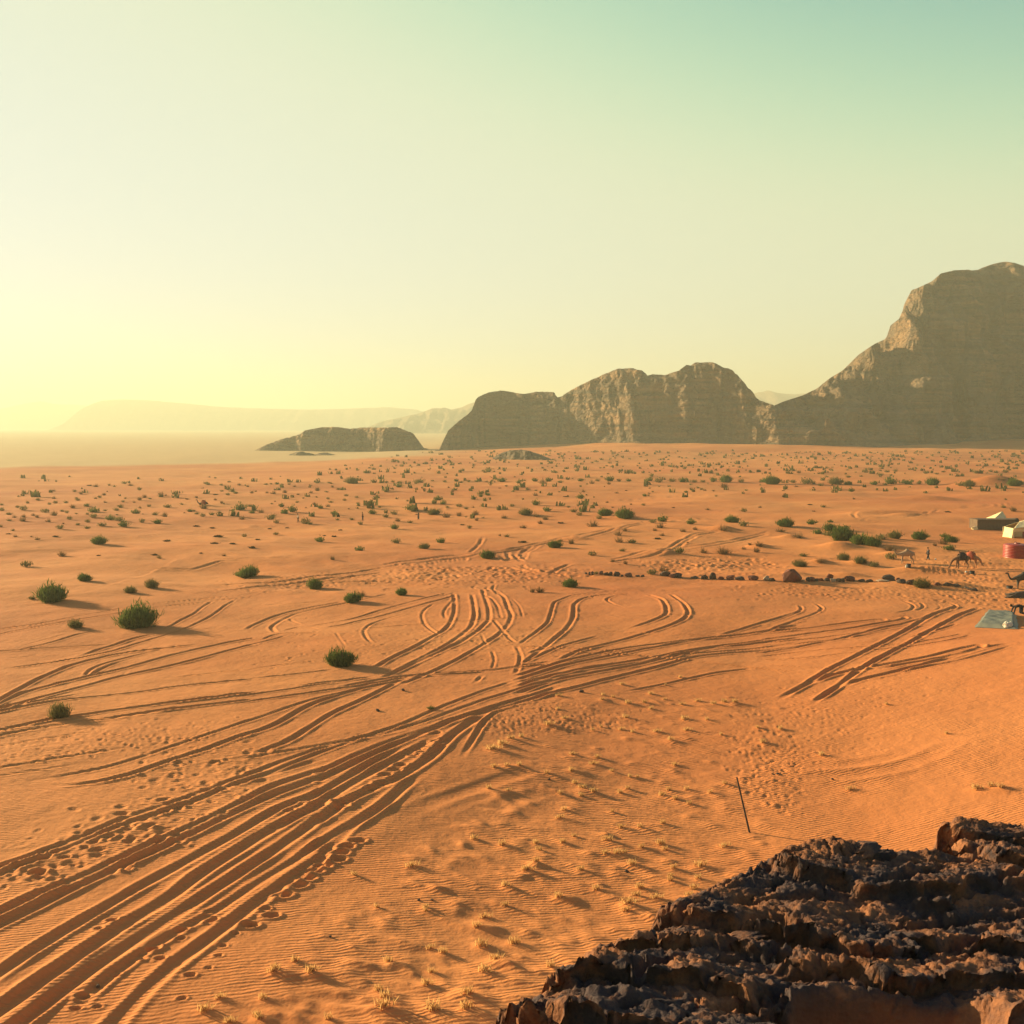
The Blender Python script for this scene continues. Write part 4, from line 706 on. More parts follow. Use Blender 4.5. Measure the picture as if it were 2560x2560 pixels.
add(K2, '50,425,55 95,455,60 205,435,60 260,415,55 430,425,50 575,350,60 390,395,35 820,450,60 860,518,65 795,325,30 1055,310,40 1115,268,35 1400,310,50 1375,275,40 1145,525,110 1185,535,60 1455,485,45 1610,485,60 1700,535,70 1540,290,45 1540,245,50 1665,265,45 1845,280,50 1885,360,40 1775,330,45 520,660,55 840,635,60 135,122,50 300,135,40 370,105,40 750,130,45 795,125,30 975,128,40 1260,115,50 1380,115,40 1480,180,50 1600,115,130 1525,100,30 1820,110,80 350,180,40 300,200,40 430,220,55 360,235,50 640,200,30 1350,205,40', 'g')
add(K2, '765,480,110', 'g', 'wide low olive shrub with two humps near the pale walker'); add(K2, '115,375,100', 'd', 'pale bushy shrub in front of the resting dark camel')
add(K2, '475,385,120 930,420,75 1010,405,100 900,355,60 605,415,60 1290,370,65 1430,430,75 1815,425,80 850,125,45', 'G')
add(K2, '1285,705,100', 'G', 'round green shrub on bare sand left of centre with thin shadow'); add(K2, '1680,790,90', 'G', 'olive topped round shrub below and right of the round green shrub')
add(K2, '235,285,40 295,320,45 20,395,35 130,220,40 40,262,45 500,480,70 690,410,70 835,300,20 1145,365,25 1230,330,50 1370,350,50 1575,375,30 1670,325,40 1820,310,50 1415,890,60 320,850,50 475,135,45 560,150,40 1030,150,40 1190,140,40 1410,155,40 600,215,50 815,220,70 755,215,40 935,210,60 1065,230,35 1260,190,70 1195,215,50', 'd')
add(K2, '235,232,40 200,568,50 40,550,65 260,660,80 225,722,80 400,728,65 600,768,70 660,685,45 1330,645,35 1430,655,50 1490,588,40 90,820,35 780,575,40 950,565,40 920,235,25', 'k')
add(K3, '110,430,80 30,460,70 505,430,135 495,325,70 230,300,35 760,352,70 830,375,45 270,515,55 1285,352,55 1425,435,150 1900,405,70 1855,360,40 850,570,60 1235,655,55 170,118,70 25,112,45 80,105,40 350,108,110 480,95,40 620,105,45 775,110,50 850,100,50 1095,95,35 1415,90,40 1785,110,65 1235,150,35 1525,190,30 1765,205,30', 'g')
add(K3, '265,385,110 540,285,80 595,325,65 975,250,50 1045,238,50 1530,335,90 1640,398,85 100,575,85 575,715,95 150,155,75 725,95,45 935,100,45 1185,100,85 1355,115,55 1520,95,65 1655,95,70', 'G')
add(K3, '140,720,115', 'g', 'left one of two olive shrubs side by side left of centre'); add(K3, '395,775,125', 'g', 'right one of two olive shrubs side by side left of centre')
add(K3, '895,362,35 915,435,90 620,460,100 755,445,70 140,500,75 930,490,50 1210,470,70 1215,372,40 1535,455,70 1625,480,90 1395,575,75 1570,525,70 1165,645,35 1770,705,65 1880,725,90 1030,105,40 1600,118,90 405,182,40 690,200,40 650,160,30 1520,240,60 1680,235,30 1070,135,35 485,155,30 20,195,35 70,175,30', 'd')
add(K3, '1780,520,60 790,540,50 1390,715,70 1165,162,30 1450,175,40 1820,250,35', 'k')
add(K4, '440,95,55 230,95,60 840,105,90 975,100,80 1190,105,60 1280,105,60 1660,105,70 770,205,30 1225,165,35 1710,190,40 1410,250,35 20,345,40 680,338,45 1680,402,70 230,475,70 30,440,70 780,515,75 1700,550,120 475,805,70', 'g')
add(K4, '50,95,60 340,92,90 535,95,50 745,92,75 1090,105,90 1385,95,70 1510,105,130 1890,105,70 690,248,50 1110,210,40 45,270,75', 'G')
add(K4, '310,445,150', 'G', 'wide green shrub beside the largest rounded green shrub in the middle plain'); add(K4, '500,468,180', 'G', 'largest rounded green shrub in the middle plain, on a small rise')
add(K4, '875,500,100', 'G', 'green shrub among dry bushes right of the largest rounded shrub'); add(K4, '1155,525,85', 'G', 'green shrub beside crossing wheel marks right of centre'); add(K4, '1580,508,135', 'G', 'dense boxy green shrub right of centre above a dry mound bush')
add(K4, '175,840,95', 'g', 'tall pointed olive shrub above the left end of the stone row'); add(K4, '1490,840,180', 'd', 'wide dry brown shrub above the middle of the stone row'); add(K4, '1020,820,120', 'g', 'dark olive shrub above the stone row, left of two brown shrubs'); add(K4, '1285,820,95', 'd', 'brown shrub between a dark olive shrub and a wide dry shrub')
add(K4, '210,1040,60', 'g', 'small olive bush growing among the left stones of the row'); add(K4, '760,1040,110', 'g', 'olive shrub growing between stones of the row, left half'); add(K4, '890,1005,110', 'd', 'dry shrub behind the round boulder of the stone row')
add(K4, '165,120,70 330,125,50 75,205,50 410,215,40 745,168,35 735,220,30 1300,190,40 1385,195,35 1495,160,90 315,310,40 370,362,30 490,352,30 553,330,35 1325,385,55 1850,360,40 850,565,95 795,595,55 1075,605,75 1200,585,60 1490,595,110 170,550,110 430,640,90 430,710,95 490,600,60 865,645,60 370,905,60 500,930,70 1690,780,70 1750,735,50 1850,750,100 1820,810,80 1125,720,30', 'd')
add(K4, '545,720,110', 'g'); add(K4, '505,190,30 980,365,30 820,680,70', 'k')
add(K5, '130,655,130', 'G', 'green shrub on a sandy rise left of the shrub thicket'); add(K5, '330,638,75', 'G', 'small round green shrub above the shrub thicket'); add(K5, '475,622,40', 'G', 'tiny green shrub above the shrub thicket')
add(K5, '380,710,75 470,690,110 585,685,75 570,765,180', 'G', 'green shrub of the dense thicket left of the pale camel'); add(K5, '445,725,80', 'g', 'olive shrub in the middle of the dense thicket')
add(K5, '690,790,140 790,800,150', 'G', 'spreading dark shrub on the bank behind the pale camel'); add(K5, '970,745,140 880,755,90', 'g', 'olive shrub along the top of the bank behind the camel'); add(K5, '940,835,130', 'd', 'brown twiggy shrub directly behind the pale camel')
add(K5, '1140,755,110', 'G', 'green shrub above the walking man'); add(K5, '1215,735,40', 'g', 'small bush right of the green shrub above the walking man')
add(K5, '1340,735,60 1385,775,100 1375,835,80', 'G', 'green shrub of the clump above the saddled camel'); add(K5, '1330,790,80 1265,800,45', 'd', 'dry bush beside the clump above the saddled camel')
add(K5, '280,880,70 255,960,125 580,910,110 700,940,110', 'g', 'olive shrub on the hummocks behind the big red boulder'); add(K5, '230,740,80 95,695,70 410,935,95', 'd', 'dry shrub on the hummocks behind the big red boulder')
add(K5, '930,900,90', 'g', 'low bush on the sand bank below the pale camel'); add(K5, '790,965,90', 'g', 'olive bush behind the stone row, just right of the big boulder')
add(K5, '45,335,110 605,338,60 805,340,60 935,333,85 1060,335,70 1245,340,105 1880,350,110 630,390,45', 'G', 'dark green shrub in the line of bushes across the far right sand')
add(K5, '195,325,50 300,335,90 400,350,50 510,335,110 895,342,40 1145,333,50 1455,348,80 1530,352,100', 'g', 'grey-green shrub in the line of bushes across the far right sand')
add(K5, '425,510,40 1775,513,40 445,282,35 705,278,30 840,270,50 930,270,25 1200,255,40 1270,260,30 1330,245,35 1565,252,50 1690,243,45 1730,250,35 1800,247,50 750,248,60 900,245,40 965,240,40 605,285,40', 'g')
add(K5, '1860,540,60 650,450,25 215,355,30 235,250,40 420,250,30', 'd'); add(K5, '315,490,35 1360,548,45 345,540,25 115,385,25', 'k')
add(crop(1960, 1150, 3.22), '1130,1030,150', 'g', 'olive bush at the right end of the stone row')
SHR.sort(key=lambda e: -e[2])
GP = ground_at([e[0] for e in SHR], [e[1] for e in SHR])
first = {}
def zone(px, py):
    a = ['at the far left', 'left of the middle', 'in the middle', 'right of the middle', 'at the far right'][min(4, int(px / 512))]
    b = 'far plain edge' if py < 1205 else ('upper plain' if py < 1240 else ('middle plain' if py < 1290 else ('nearer plain' if py < 1360 else 'sand close to the tracks')))
    return a, b
for q, ((px, py, w, kind, lab), g) in enumerate(zip(SHR, GP)):
    W = w / F * g[1]; nm, cat = NAMES[kind]; big = w > 30 and kind in BIG
    z = float(sand_h(g[0], g[1])) - 0.03 * W; W *= 0.88 if big else 1.0; sc = (W, W * random.uniform(.8, 1.1), W * random.uniform(0.85, 1.15) * {'G': 1.25, 'g': 1.2, 'd': 1.0, 'k': 0.6}[kind]); rz = random.uniform(0, 6.28); v = random.randrange(3)
    key = (kind, big, v)
    if key in first:
        root = copy_tree(first[key]); root.location = (g[0], g[1] + 0.2 * W, z); root.scale = sc; root.rotation_euler = (0, 0, rz)
    elif big:
        root = empty(nm, (g[0], g[1] + 0.2 * W, z), rz, sc); obj('stems', STEM[v], None, root)
        obj('foliage', BIG[kind][v][0], None, root)
        if BIG[kind][v][1]: obj('leafy_sprays', BIG[kind][v][1], None, root)
    else:
        root = obj(nm, SML[kind][v if v < len(SML[kind]) else 0]); root.location = (g[0], g[1] + 0.2 * W, z); root.scale = sc; root.rotation_euler = (0, 0, rz)
    first.setdefault(key, root)
    a, b = zone(px, py)
    if lab is None: lab = '%s %s %s, %s, %s' % ('wide' if w > 24 else ('middling' if w > 15 else 'small'), COLR[kind], {'k': 'plant'}.get(kind, 'shrub'), b, a)
    tag(root, lab, cat, 'shrubs scattered over the sand plain')
# far specks past the picked-out shrubs: one mass
def far_scrub():
    rg = np.random.RandomState(77); V = []; Fc = []
    for band, n in (((1128, 1150, 0), 330), ((1150, 1185, 0), 420), ((1185, 1235, 0), 200), ((1235, 1300, 0), 60)):
        cnt = 0
        while cnt < n:
            px = rg.uniform(0, 2560); py = rg.uniform(band[0], band[1])
            dens = 0.35 + 0.65 * S((px - 300) / 500) if py > 1150 else S((px - 900) / 500)
            if rg.uniform() > dens: continue
            if py < 1190 and px < 760 + (1190 - py) * 4: continue
            if px > 1500 and py > 1250: continue
            cnt += 1; V.append((px, py))
    P = ground_at([a for a, _ in V], [b for _, b in V]); vs_, fs = [], []
    for g in P:
        if g[1] > 900: continue
        W = (rg.uniform(0.5, 1.7) if rg.uniform() < 0.8 else rg.uniform(1.5, 2.6)); nb = 10
        for _ in range(nb):
            c0 = np.array([g[0], g[1], g[2]]) + np.array([rg.normal() * W * .25, rg.normal() * W * .25, 0]); top = c0 + np.array([rg.normal() * .15 * W, rg.normal() * .15 * W, W * rg.uniform(.35, .75)])
            s = np.array([rg.normal(), rg.normal(), 0]); s = s / np.linalg.norm(s) * W * 0.16; b0 = len(vs_)
            vs_ += [tuple(c0 - s), tuple(c0 + s), tuple(top + s * .5), tuple(top - s * .5)]; fs.append((b0, b0 + 1, b0 + 2, b0 + 3))
    me = bpy.data.meshes.new('far_scrub'); me.from_pydata(vs_, [], fs); me.update(); return me
fs_ = obj('far_scrub', far_scrub(), M_olive); tag(fs_, kind='stuff')
# ------------------------------------------------------------------ pale dry grass tufts of the near slope
def straw_mesh(seed, n, sprd):
    rg = np.random.RandomState(seed); V = []; Fc = []
    for i in range(n):
        a = rg.uniform(0, 6.28); r = sprd * rg.uniform(0, 1); p0 = np.array([r * math.cos(a), r * math.sin(a) * 0.6, -0.02]); L = rg.uniform(0.10, 0.30)
        p2 = p0 + np.array([rg.normal() * 0.06, rg.normal() * 0.06, L]); s = np.array([rg.normal(), rg.normal(), 0]); s = s / np.linalg.norm(s) * rg.uniform(0.006, 0.014); b0 = len(V); p1 = (p0 + p2) / 2 + np.array([rg.normal() * .01, rg.normal() * .01, 0.02])
        V += [p0 - s, p0 + s, p1 + s, p1 - s, p2]; Fc += [(b0, b0 + 1, b0 + 2, b0 + 3), (b0 + 3, b0 + 2, b0 + 4)]
    me = bpy.data.meshes.new('grass_tuft'); me.from_pydata([tuple(map(float, v)) for v in V], [], Fc); me.update(); me.materials.append(M_straw); return me
STRAW = [straw_mesh(400 + i, 46 + 10 * i, 0.16 + 0.03 * i) for i in range(5)]
for (px, py, s), g in zip(TUF, TG):
    o = obj('grass_tuft', STRAW[random.randrange(5)]); o.location = (g[0], g[1], float(sand_h(g[0], g[1]))); o.scale = (0.95 * s, 0.95 * s, 0.78 * (0.5 + 0.5 * s)); o.rotation_euler = (0, 0, random.uniform(-0.6, 0.6))
    size = 'biggest' if s >= 1.6 else ('large' if s >= 1.3 else ('middling' if s >= 1.1 else ('small' if s >= 0.9 else 'tiny')))
    hz_ = ['left side', 'left of the middle', 'middle', 'right of the middle', 'right side'][min(4, max(0, int((px - 600) / 330)))] if px < 2150 else 'far right, beyond the pole'
    vz_ = ['top', 'upper part', 'middle height', 'lower part', 'bottom'][min(4, max(0, int((py - 1700) / 172)))]
    where = 'in the tuft field, %s, %s' % (vz_, hz_)
    tag(o, '%s straw tuft %s' % (size, where), 'grass tuft', 'dry grass tufts on the near sand')
# ------------------------------------------------------------------ stones
M_stone = mat('red_stone', (0.11, 0.040, 0.028), (0.20, 0.075, 0.048), 3.0, 0.9, 0.6, 9.0); M_dstone = mat('dark_stone', (0.055, 0.040, 0.034), (0.11, 0.070, 0.050), 3.0, 0.9, 0.6, 9.0); M_pstone = mat('pale_stone', (0.34, 0.22, 0.14), (0.44, 0.30, 0.20), 3.0, 0.9, 0.5, 9.0)
STN = [stone_mesh('stone', 500 + i, 0.5, 0.42, 0.5, 2 if i % 2 else 3, 0.38) for i in range(8)]
STC = {}
for s_ in STN: s_.materials.append(M_dstone)
def stone_list(cr, sc, s, wheres):
    P = []
    for e in s.split():
        p = e.split(','); (px, py), = cr([(float(p[0]), float(p[1]))]); P.append((px, py, float(p[2]) / sc, float(p[3]) / sc, p[4] if len(p) > 4 else 'd'))
    G = ground_at([p[0] for p in P], [p[1] for p in P])
    for q, ((px, py, w, h, c), g) in enumerate(zip(P, G)):
        W = w / F * g[1] * 1.08; Hh = h / F * g[1] * 1.15
        if (q % 8, c) not in STC:
            STC[q % 8, c] = STN[q % 8].copy(); STC[q % 8, c].materials.clear(); STC[q % 8, c].materials.append({'d': M_dstone, 'r': M_stone, 'p': M_pstone}[c])
        o = obj('stone', STC[q % 8, c])
        o.location = (g[0], g[1] + 0.3 * W, float(sand_h(g[0], g[1])) + 0.28 * Hh); o.scale = (W, W * 0.9, Hh * 1.35); o.rotation_euler = (random.uniform(-.1, .1), random.uniform(-.1, .1), random.uniform(-.5, .5))
        size = 'big' if w > 24 else ('middling' if w > 15 else 'small'); shape = 'flat' if h < 0.42 * w else ('tall' if h > 0.8 * w else 'blocky')
        tag(o, '%s %s %s stone %s' % (size, shape, {'d': 'dark brown', 'r': 'reddish', 'p': 'pale'}[c], wheres), 'stone', 'stones lined up across the sand')
stone_list(crop(1440, 1400, 3.22), 3.22, '80,125,25,22 110,130,20,30 135,130,25,30 205,130,40,32,r 245,135,40,28 280,135,35,30 330,140,50,35 345,122,30,22 370,138,25,20 428,140,65,32,r 500,138,45,15 540,137,30,15', 'in the dense left end of the row')
stone_list(crop(1440, 1400, 3.22), 3.22, '720,135,85,48 780,145,50,35,r 830,145,75,42 960,150,60,20 1035,155,55,40 1105,155,55,50 1170,162,50,25,r 1245,165,70,30,r 1255,142,50,25,r 1330,170,80,32 1440,172,85,42,r 1540,170,50,40,p 1580,175,50,28', 'in the row left of the big boulder')
stone_list(crop(1960, 1400, 3.864), 3.864, '185,215,40,25,p 235,215,40,45 275,215,90,45,r 320,213,40,30 360,210,55,30,r 420,210,60,30 450,188,60,42,r 480,212,60,30,p 530,212,70,45 575,210,45,40 655,205,120,50,r 760,210,70,25 830,212,65,28', 'just right of the big boulder')
stone_list(crop(1960, 1400, 3.864), 3.864, '960,215,120,22,p 1030,210,130,55 1110,205,50,30,r 1150,230,90,45 1240,238,85,55 1490,248,60,30,r 1600,255,90,30 1680,262,80,26 1800,292,60,26 1850,300,70,30 1765,275,40,16,p', 'at the right end of the row')
(px, py), = crop(1440, 1400, 3.22)([(1750, 183)]); g = ground_at(px, py)[0]
o = obj('boulder', stone_mesh('boulder', 543, 0.5, 0.45, 0.5, 4, 0.14), M_stone); W = 140 / 3.22 / F * g[1]
o.location = (g[0], g[1] + 0.3 * W, float(sand_h(g[0], g[1])) + 0.26 * W); o.scale = (W * 1.12, W, W * 1.0); tag(o, 'biggest rounded red boulder standing in the row of stones', 'boulder')
(px, py), = crop(2380, 1400, 10.73)([(1790, 1015)]); g = ground_at(px, py)[0]; W = 52 / F * g[1]
o = obj('boulder', stone_mesh('boulder', 551, 0.5, 0.40, 0.5, 4, 0.30), M_dstone); o.location = (g[0] + 0.1 * W, g[1] + 0.3 * W, float(sand_h(g[0], g[1])) + 0.1 * W); o.scale = (W * 1.25, W * 0.8, W * 0.42); o.rotation_euler = (0, -0.12, 0.1)
tag(o, 'dark wedge-shaped boulder at the right edge above the tarpaulin', 'boulder')
for cr, x, y, w, lab in [(F_, 985, 66, 30, 'small dark stone left of the main track bundle, upper one'), (F_, 832, 188, 32, 'small dark stone on the edge of the main track bundle'), (G_, 676, 116, 26, 'dark upright stone at the right edge of the main tracks'), (G_, 490, 620, 20, 'small dark stone beside a tuft in the tuft field'), (E_, 590, 1362, 34, 'dark stub of stone in the deep bottom tracks'), (H_, 545, 446, 18, 'tiny dark stone alone on the rippled sand at the bottom'), (H_, 1080, 222, 22, 'left one of two dark stones on the rippled sand'), (H_, 1158, 220, 22, 'right one of two dark stones on the rippled sand'), (G_, 935, 1150, 24, 'small dark stone beside a straw tuft near the rock'), (D_, 530, 1465, 30, 'dark stone on the sand right of the leaning pole, lower one'), (D_, 130, 1425, 26, 'dark stone on the sand just left of the leaning pole')]:
    (px, py), = cr([(x, y)]); sc = cr([(100, 0)])[0][0] - cr([(0, 0)])[0][0]; g = ground_at(px, py)[0]; W = max(w * sc / 100 / F * g[1], 0.12)
    o = obj('stone', STN[random.randrange(8)]); o.location = (g[0], g[1], float(sand_h(g[0], g[1])) + 0.18 * W); o.scale = (W, W, W * 0.8); o.rotation_euler = (0, 0, random.uniform(0, 6)); tag(o, lab, 'stone', 'loose dark stones on the sand')
(px, py), = F_([(1155, 178)]); g = ground_at(px, py)[0]; o = obj('green_plant', SML['G'][1]); o.location = (g[0], g[1], float(sand_h(g[0], g[1])) - 0.02); o.scale = (0.45, 0.4, 0.4); tag(o, 'tiny bright green plant on the ridge of the main tracks', 'plant')
# ------------------------------------------------------------------ leaning pole
a, b = ground_at(1877, 2081)[0], rays(1842, 1943)[0]
b = np.array([0, 0, CAMZ]) + b * (a[1] + 0.12); a = np.array([a[0], a[1], float(sand_h(a[0], a[1])) - 0.25])
ax = Vector(b - a); L = ax.length; bm = bmesh.new(); n = 10; rings = 14; prev = None
for k in range(rings + 1):
    t_ = k / rings; r = 0.050 - 0.012 * t_; ox = 0.012 * math.sin(5 * t_); ring = [bm.verts.new((r * math.cos(2 * math.pi * q / n) * (1 + .08 * random.uniform(-1, 1)) + ox, r * math.sin(2 * math.pi * q / n), L * t_)) for q in range(n)]
    if prev:
        for q in range(n): bm.faces.new((prev[q], prev[(q + 1) % n], ring[(q + 1) % n], ring[q]))
    prev = ring
bm.faces.new(prev); me = bpy.data.meshes.new('leaning_pole'); bm.to_mesh(me); bm.free()
o = obj('leaning_pole', me, mat('weathered_wood', (0.030, 0.026, 0.026), (0.060, 0.048, 0.042), 6.0, 0.8, 0.4, 30.0, stretch=(4, 4, 0.6))); o.location = a; o.rotation_euler = ax.to_track_quat('Z', 'Y').to_euler()
tag(o, 'thin dark pole leaning left, stuck in the sand above the rock', 'pole')
# ------------------------------------------------------------------ bodies grown from skeletons
def skin(name, chains, m, parent=None, sub=1, root=0):
    """chains: lists of (x, y, z, radius); a point that repeats an earlier one joins it"""
    V, Rr, Ed, ix = [], [], [], {}
    for ch in chains:
        prev = None
        for p in ch:
            k = tuple(round(c, 3) for c in p[:3])
            if k not in ix: ix[k] = len(V); V.append(p[:3]); Rr.append(p[3])
            if prev is not None and prev != ix[k]: Ed.append((prev, ix[k]))
            prev = ix[k]
    me = bpy.data.meshes.new(name); me.from_pydata(V, Ed, []); o = bpy.data.objects.new(name, me); COL.objects.link(o)
    o.modifiers.new('s', 'SKIN'); sv = me.skin_vertices[0].data
    for q, r in enumerate(Rr):
        rr = r if isinstance(r, tuple) else (r, r); sv[q].radius = rr; sv[q].use_root = q == root
    sm = o.modifiers.new('u', 'SUBSURF'); sm.levels = sub; sm.render_levels = sub
    dg = bpy.context.evaluated_depsgraph_get(); ev = o.evaluated_get(dg); me2 = bpy.data.meshes.new_from_object(ev); me2.name = name
    bpy.data.objects.remove(o); bpy.data.meshes.remove(me)
    me2.polygons.foreach_set('use_smooth', [True] * len(me2.polygons)); return obj(name, me2, m, parent)
def cmat(name, c, var=0.75, sc=6.0, rough=0.9): return mat(name, tuple(x * var for x in c), c, sc, rough)
M_camelp = cmat('pale_camel_hair', (0.36, 0.23, 0.145)); M_camelb = cmat('brown_camel_hair', (0.17, 0.085, 0.048)); M_camelo = cmat('tan_camel_hair', (0.40, 0.19, 0.095)); M_cameld = cmat('dark_camel_hair', (0.060, 0.050, 0.042))
M_saddle = cmat('saddle_cloth', (0.045, 0.028, 0.030)); M_redcl = cmat('red_blanket', (0.40, 0.085, 0.045)); M_hoof = cmat('hoof', (0.10, 0.07, 0.05))
def camel(loc, rz, m, neck, legs=True, hump=2.08, head=None, step=0.0, label='', saddle=None, lie=False):
    r = empty('camel', loc, rz); dz = -0.95 if lie else 0.0
    P = (-0.62, 0, 1.46 + dz, (.32, .34)); A = (-0.25, 0, 1.47 + dz, (.36, .40)); M = (0.12, 0, 1.46 + dz, (.37, .42)); C = (0.52, 0, 1.42 + dz, (.31, .37)); H = (0.0, 0, 1.86 + dz, .22); HT = (-0.02, 0, hump + dz, .11)
    N0 = (0.86, 0, 1.32 + dz, .20); nk = [(x, y, z, q) for x, y, z, q in neck]
    ch = [[A, P], [A, M, C, N0] + nk, [A, H, HT], [P, (-0.90, 0, 1.40 + dz, .20)]]
    tail = [(-0.90, 0, 1.40 + dz, .20), (-1.04, 0, 1.20 + dz, .05), (-1.08, 0.02, 0.86 + dz * .6, .035), (-1.08, 0.02, 0.74 + dz * .6, .05)]
    ch.append(tail)
    for s in (-1, 1):
        if lie:
            ch.append([C, (0.62, s * .26, .36, .15), (0.95, s * .26, .14, .09), (0.55, s * .28, .09, .07)]); ch.append([P, (-0.55, s * .30, .40, .20), (-0.10, s * .36, .17, .10), (-0.60, s * .36, .09, .07)])
        else:
            f = step * s
            ch.append([C, (0.52, s * .17, 1.08, .155), (0.55 + .5 * f, s * .17, .64, .085), (0.53 + f, s * .17, .14, .050), (0.60 + f, s * .17, .045, (.075, .09))])
            ch.append([P, (-0.60, s * .19, 1.18, .21), (-0.50 - .3 * f, s * .19, .90, .13), (-0.80 - .6 * f, s * .19, .60, .075), (-0.74 - f, s * .19, .14, .050), (-0.66 - f, s * .19, .045, (.075, .09))])
    skin('body', ch, m, r, 2)
    hx, hy, hz, _ = neck[-2]
    for s in (-1, 1):
        e = obj('ear', stone_mesh('ear', 9, .035, .02, .07, 1, 0, False), m, r, (hx - 0.05, hy + s * .09, hz + .12))
    if saddle:
        v = []; nn = 12
        for i in range(nn + 1):
            u = math.pi * i / nn
            for x in (-0.50, -0.25, 0.0, 0.25, 0.46): v.append((x, -.50 * math.cos(u), 1.40 + dz + (.56 + .22 * math.exp(-(x / .2) ** 2)) * math.sin(u) - .22 * (1 - math.sin(u))))
        me = mesh_np('saddle_blanket', np.array(v), grid_faces(nn + 1, 5)); b_ = obj('saddle_blanket', me, saddle, r); so = b_.modifiers.new('t', 'SOLIDIFY'); so.thickness = 0.04
        skin('saddle_horn', [[(0.30, 0, 2.0 + dz, .05), (0.33, 0, 2.26 + dz, .05)]], M_saddle, r); skin('saddle_horn', [[(-0.36, 0, 1.98 + dz, .05), (-0.40, 0, 2.24 + dz, .05)]], M_saddle, r)
        skin('saddle_pad', [[(-0.34, 0, 2.02 + dz, .13), (0.28, 0, 2.04 + dz, .13)]], saddle if saddle is M_saddle else M_redcl, r)
    return tag(r, label, 'camel')
def gpt(px, py): g = ground_at(px, py)[0]; return (g[0], g[1], float(sand_h(g[0], g[1])) - 0.02)
K6 = crop(2220, 1350, 10.73)
camel(gpt(2266, 1408), R(168), M_camelp, [(1.10, 0, 1.22, .15), (1.36, 0, 1.36, .12), (1.50, 0, 1.62, .10), (1.62, 0, 1.86, .125), (1.90, 0, 1.76, .075)], label='pale camel standing in profile facing left, beside a black basin', step=0.12)
camel(gpt(2404, 1423), R(176), M_camelb, [(1.14, 0, 1.10, .16), (1.34, 0, 0.75, .12), (1.44, 0, 0.42, .10), (1.50, 0, 0.22, .115), (1.70, 0, 0.06, .07)], label='dark brown saddled camel with its head lowered to the sand', step=-0.08, saddle=M_saddle)
camel(gpt(2427, 1420), R(-38), M_camelo, [(1.10, 0, 1.10, .16), (1.24, 0, 0.85, .12), (1.30, 0, 0.66, .10), (1.38, 0, 0.52, .12), (1.56, 0, 0.36, .07)], label='orange-tan camel with a red blanket behind the dark saddled camel', step=0.06, saddle=M_redcl)
camel(gpt(2557, 1473), R(172), M_cameld, [(1.14, 0, 1.14, .15), (1.40, 0, 1.28, .11), (1.56, 0, 1.62, .09), (1.66, 0, 1.88, .12), (1.92, 0, 1.82, .07)], label='blackish camel cut off by the right edge of the photo', step=0.05)
camel(gpt(509, 1263), R(186), M_cameld, [(1.12, 0, 0.50, .15), (1.34, 0, 0.75, .11), (1.42, 0, 1.10, .09), (1.50, 0, 1.30, .12), (1.78, 0, 1.24, .07)], label='far dark camel resting on the ground behind a pale bush', lie=True, saddle=M_redcl)
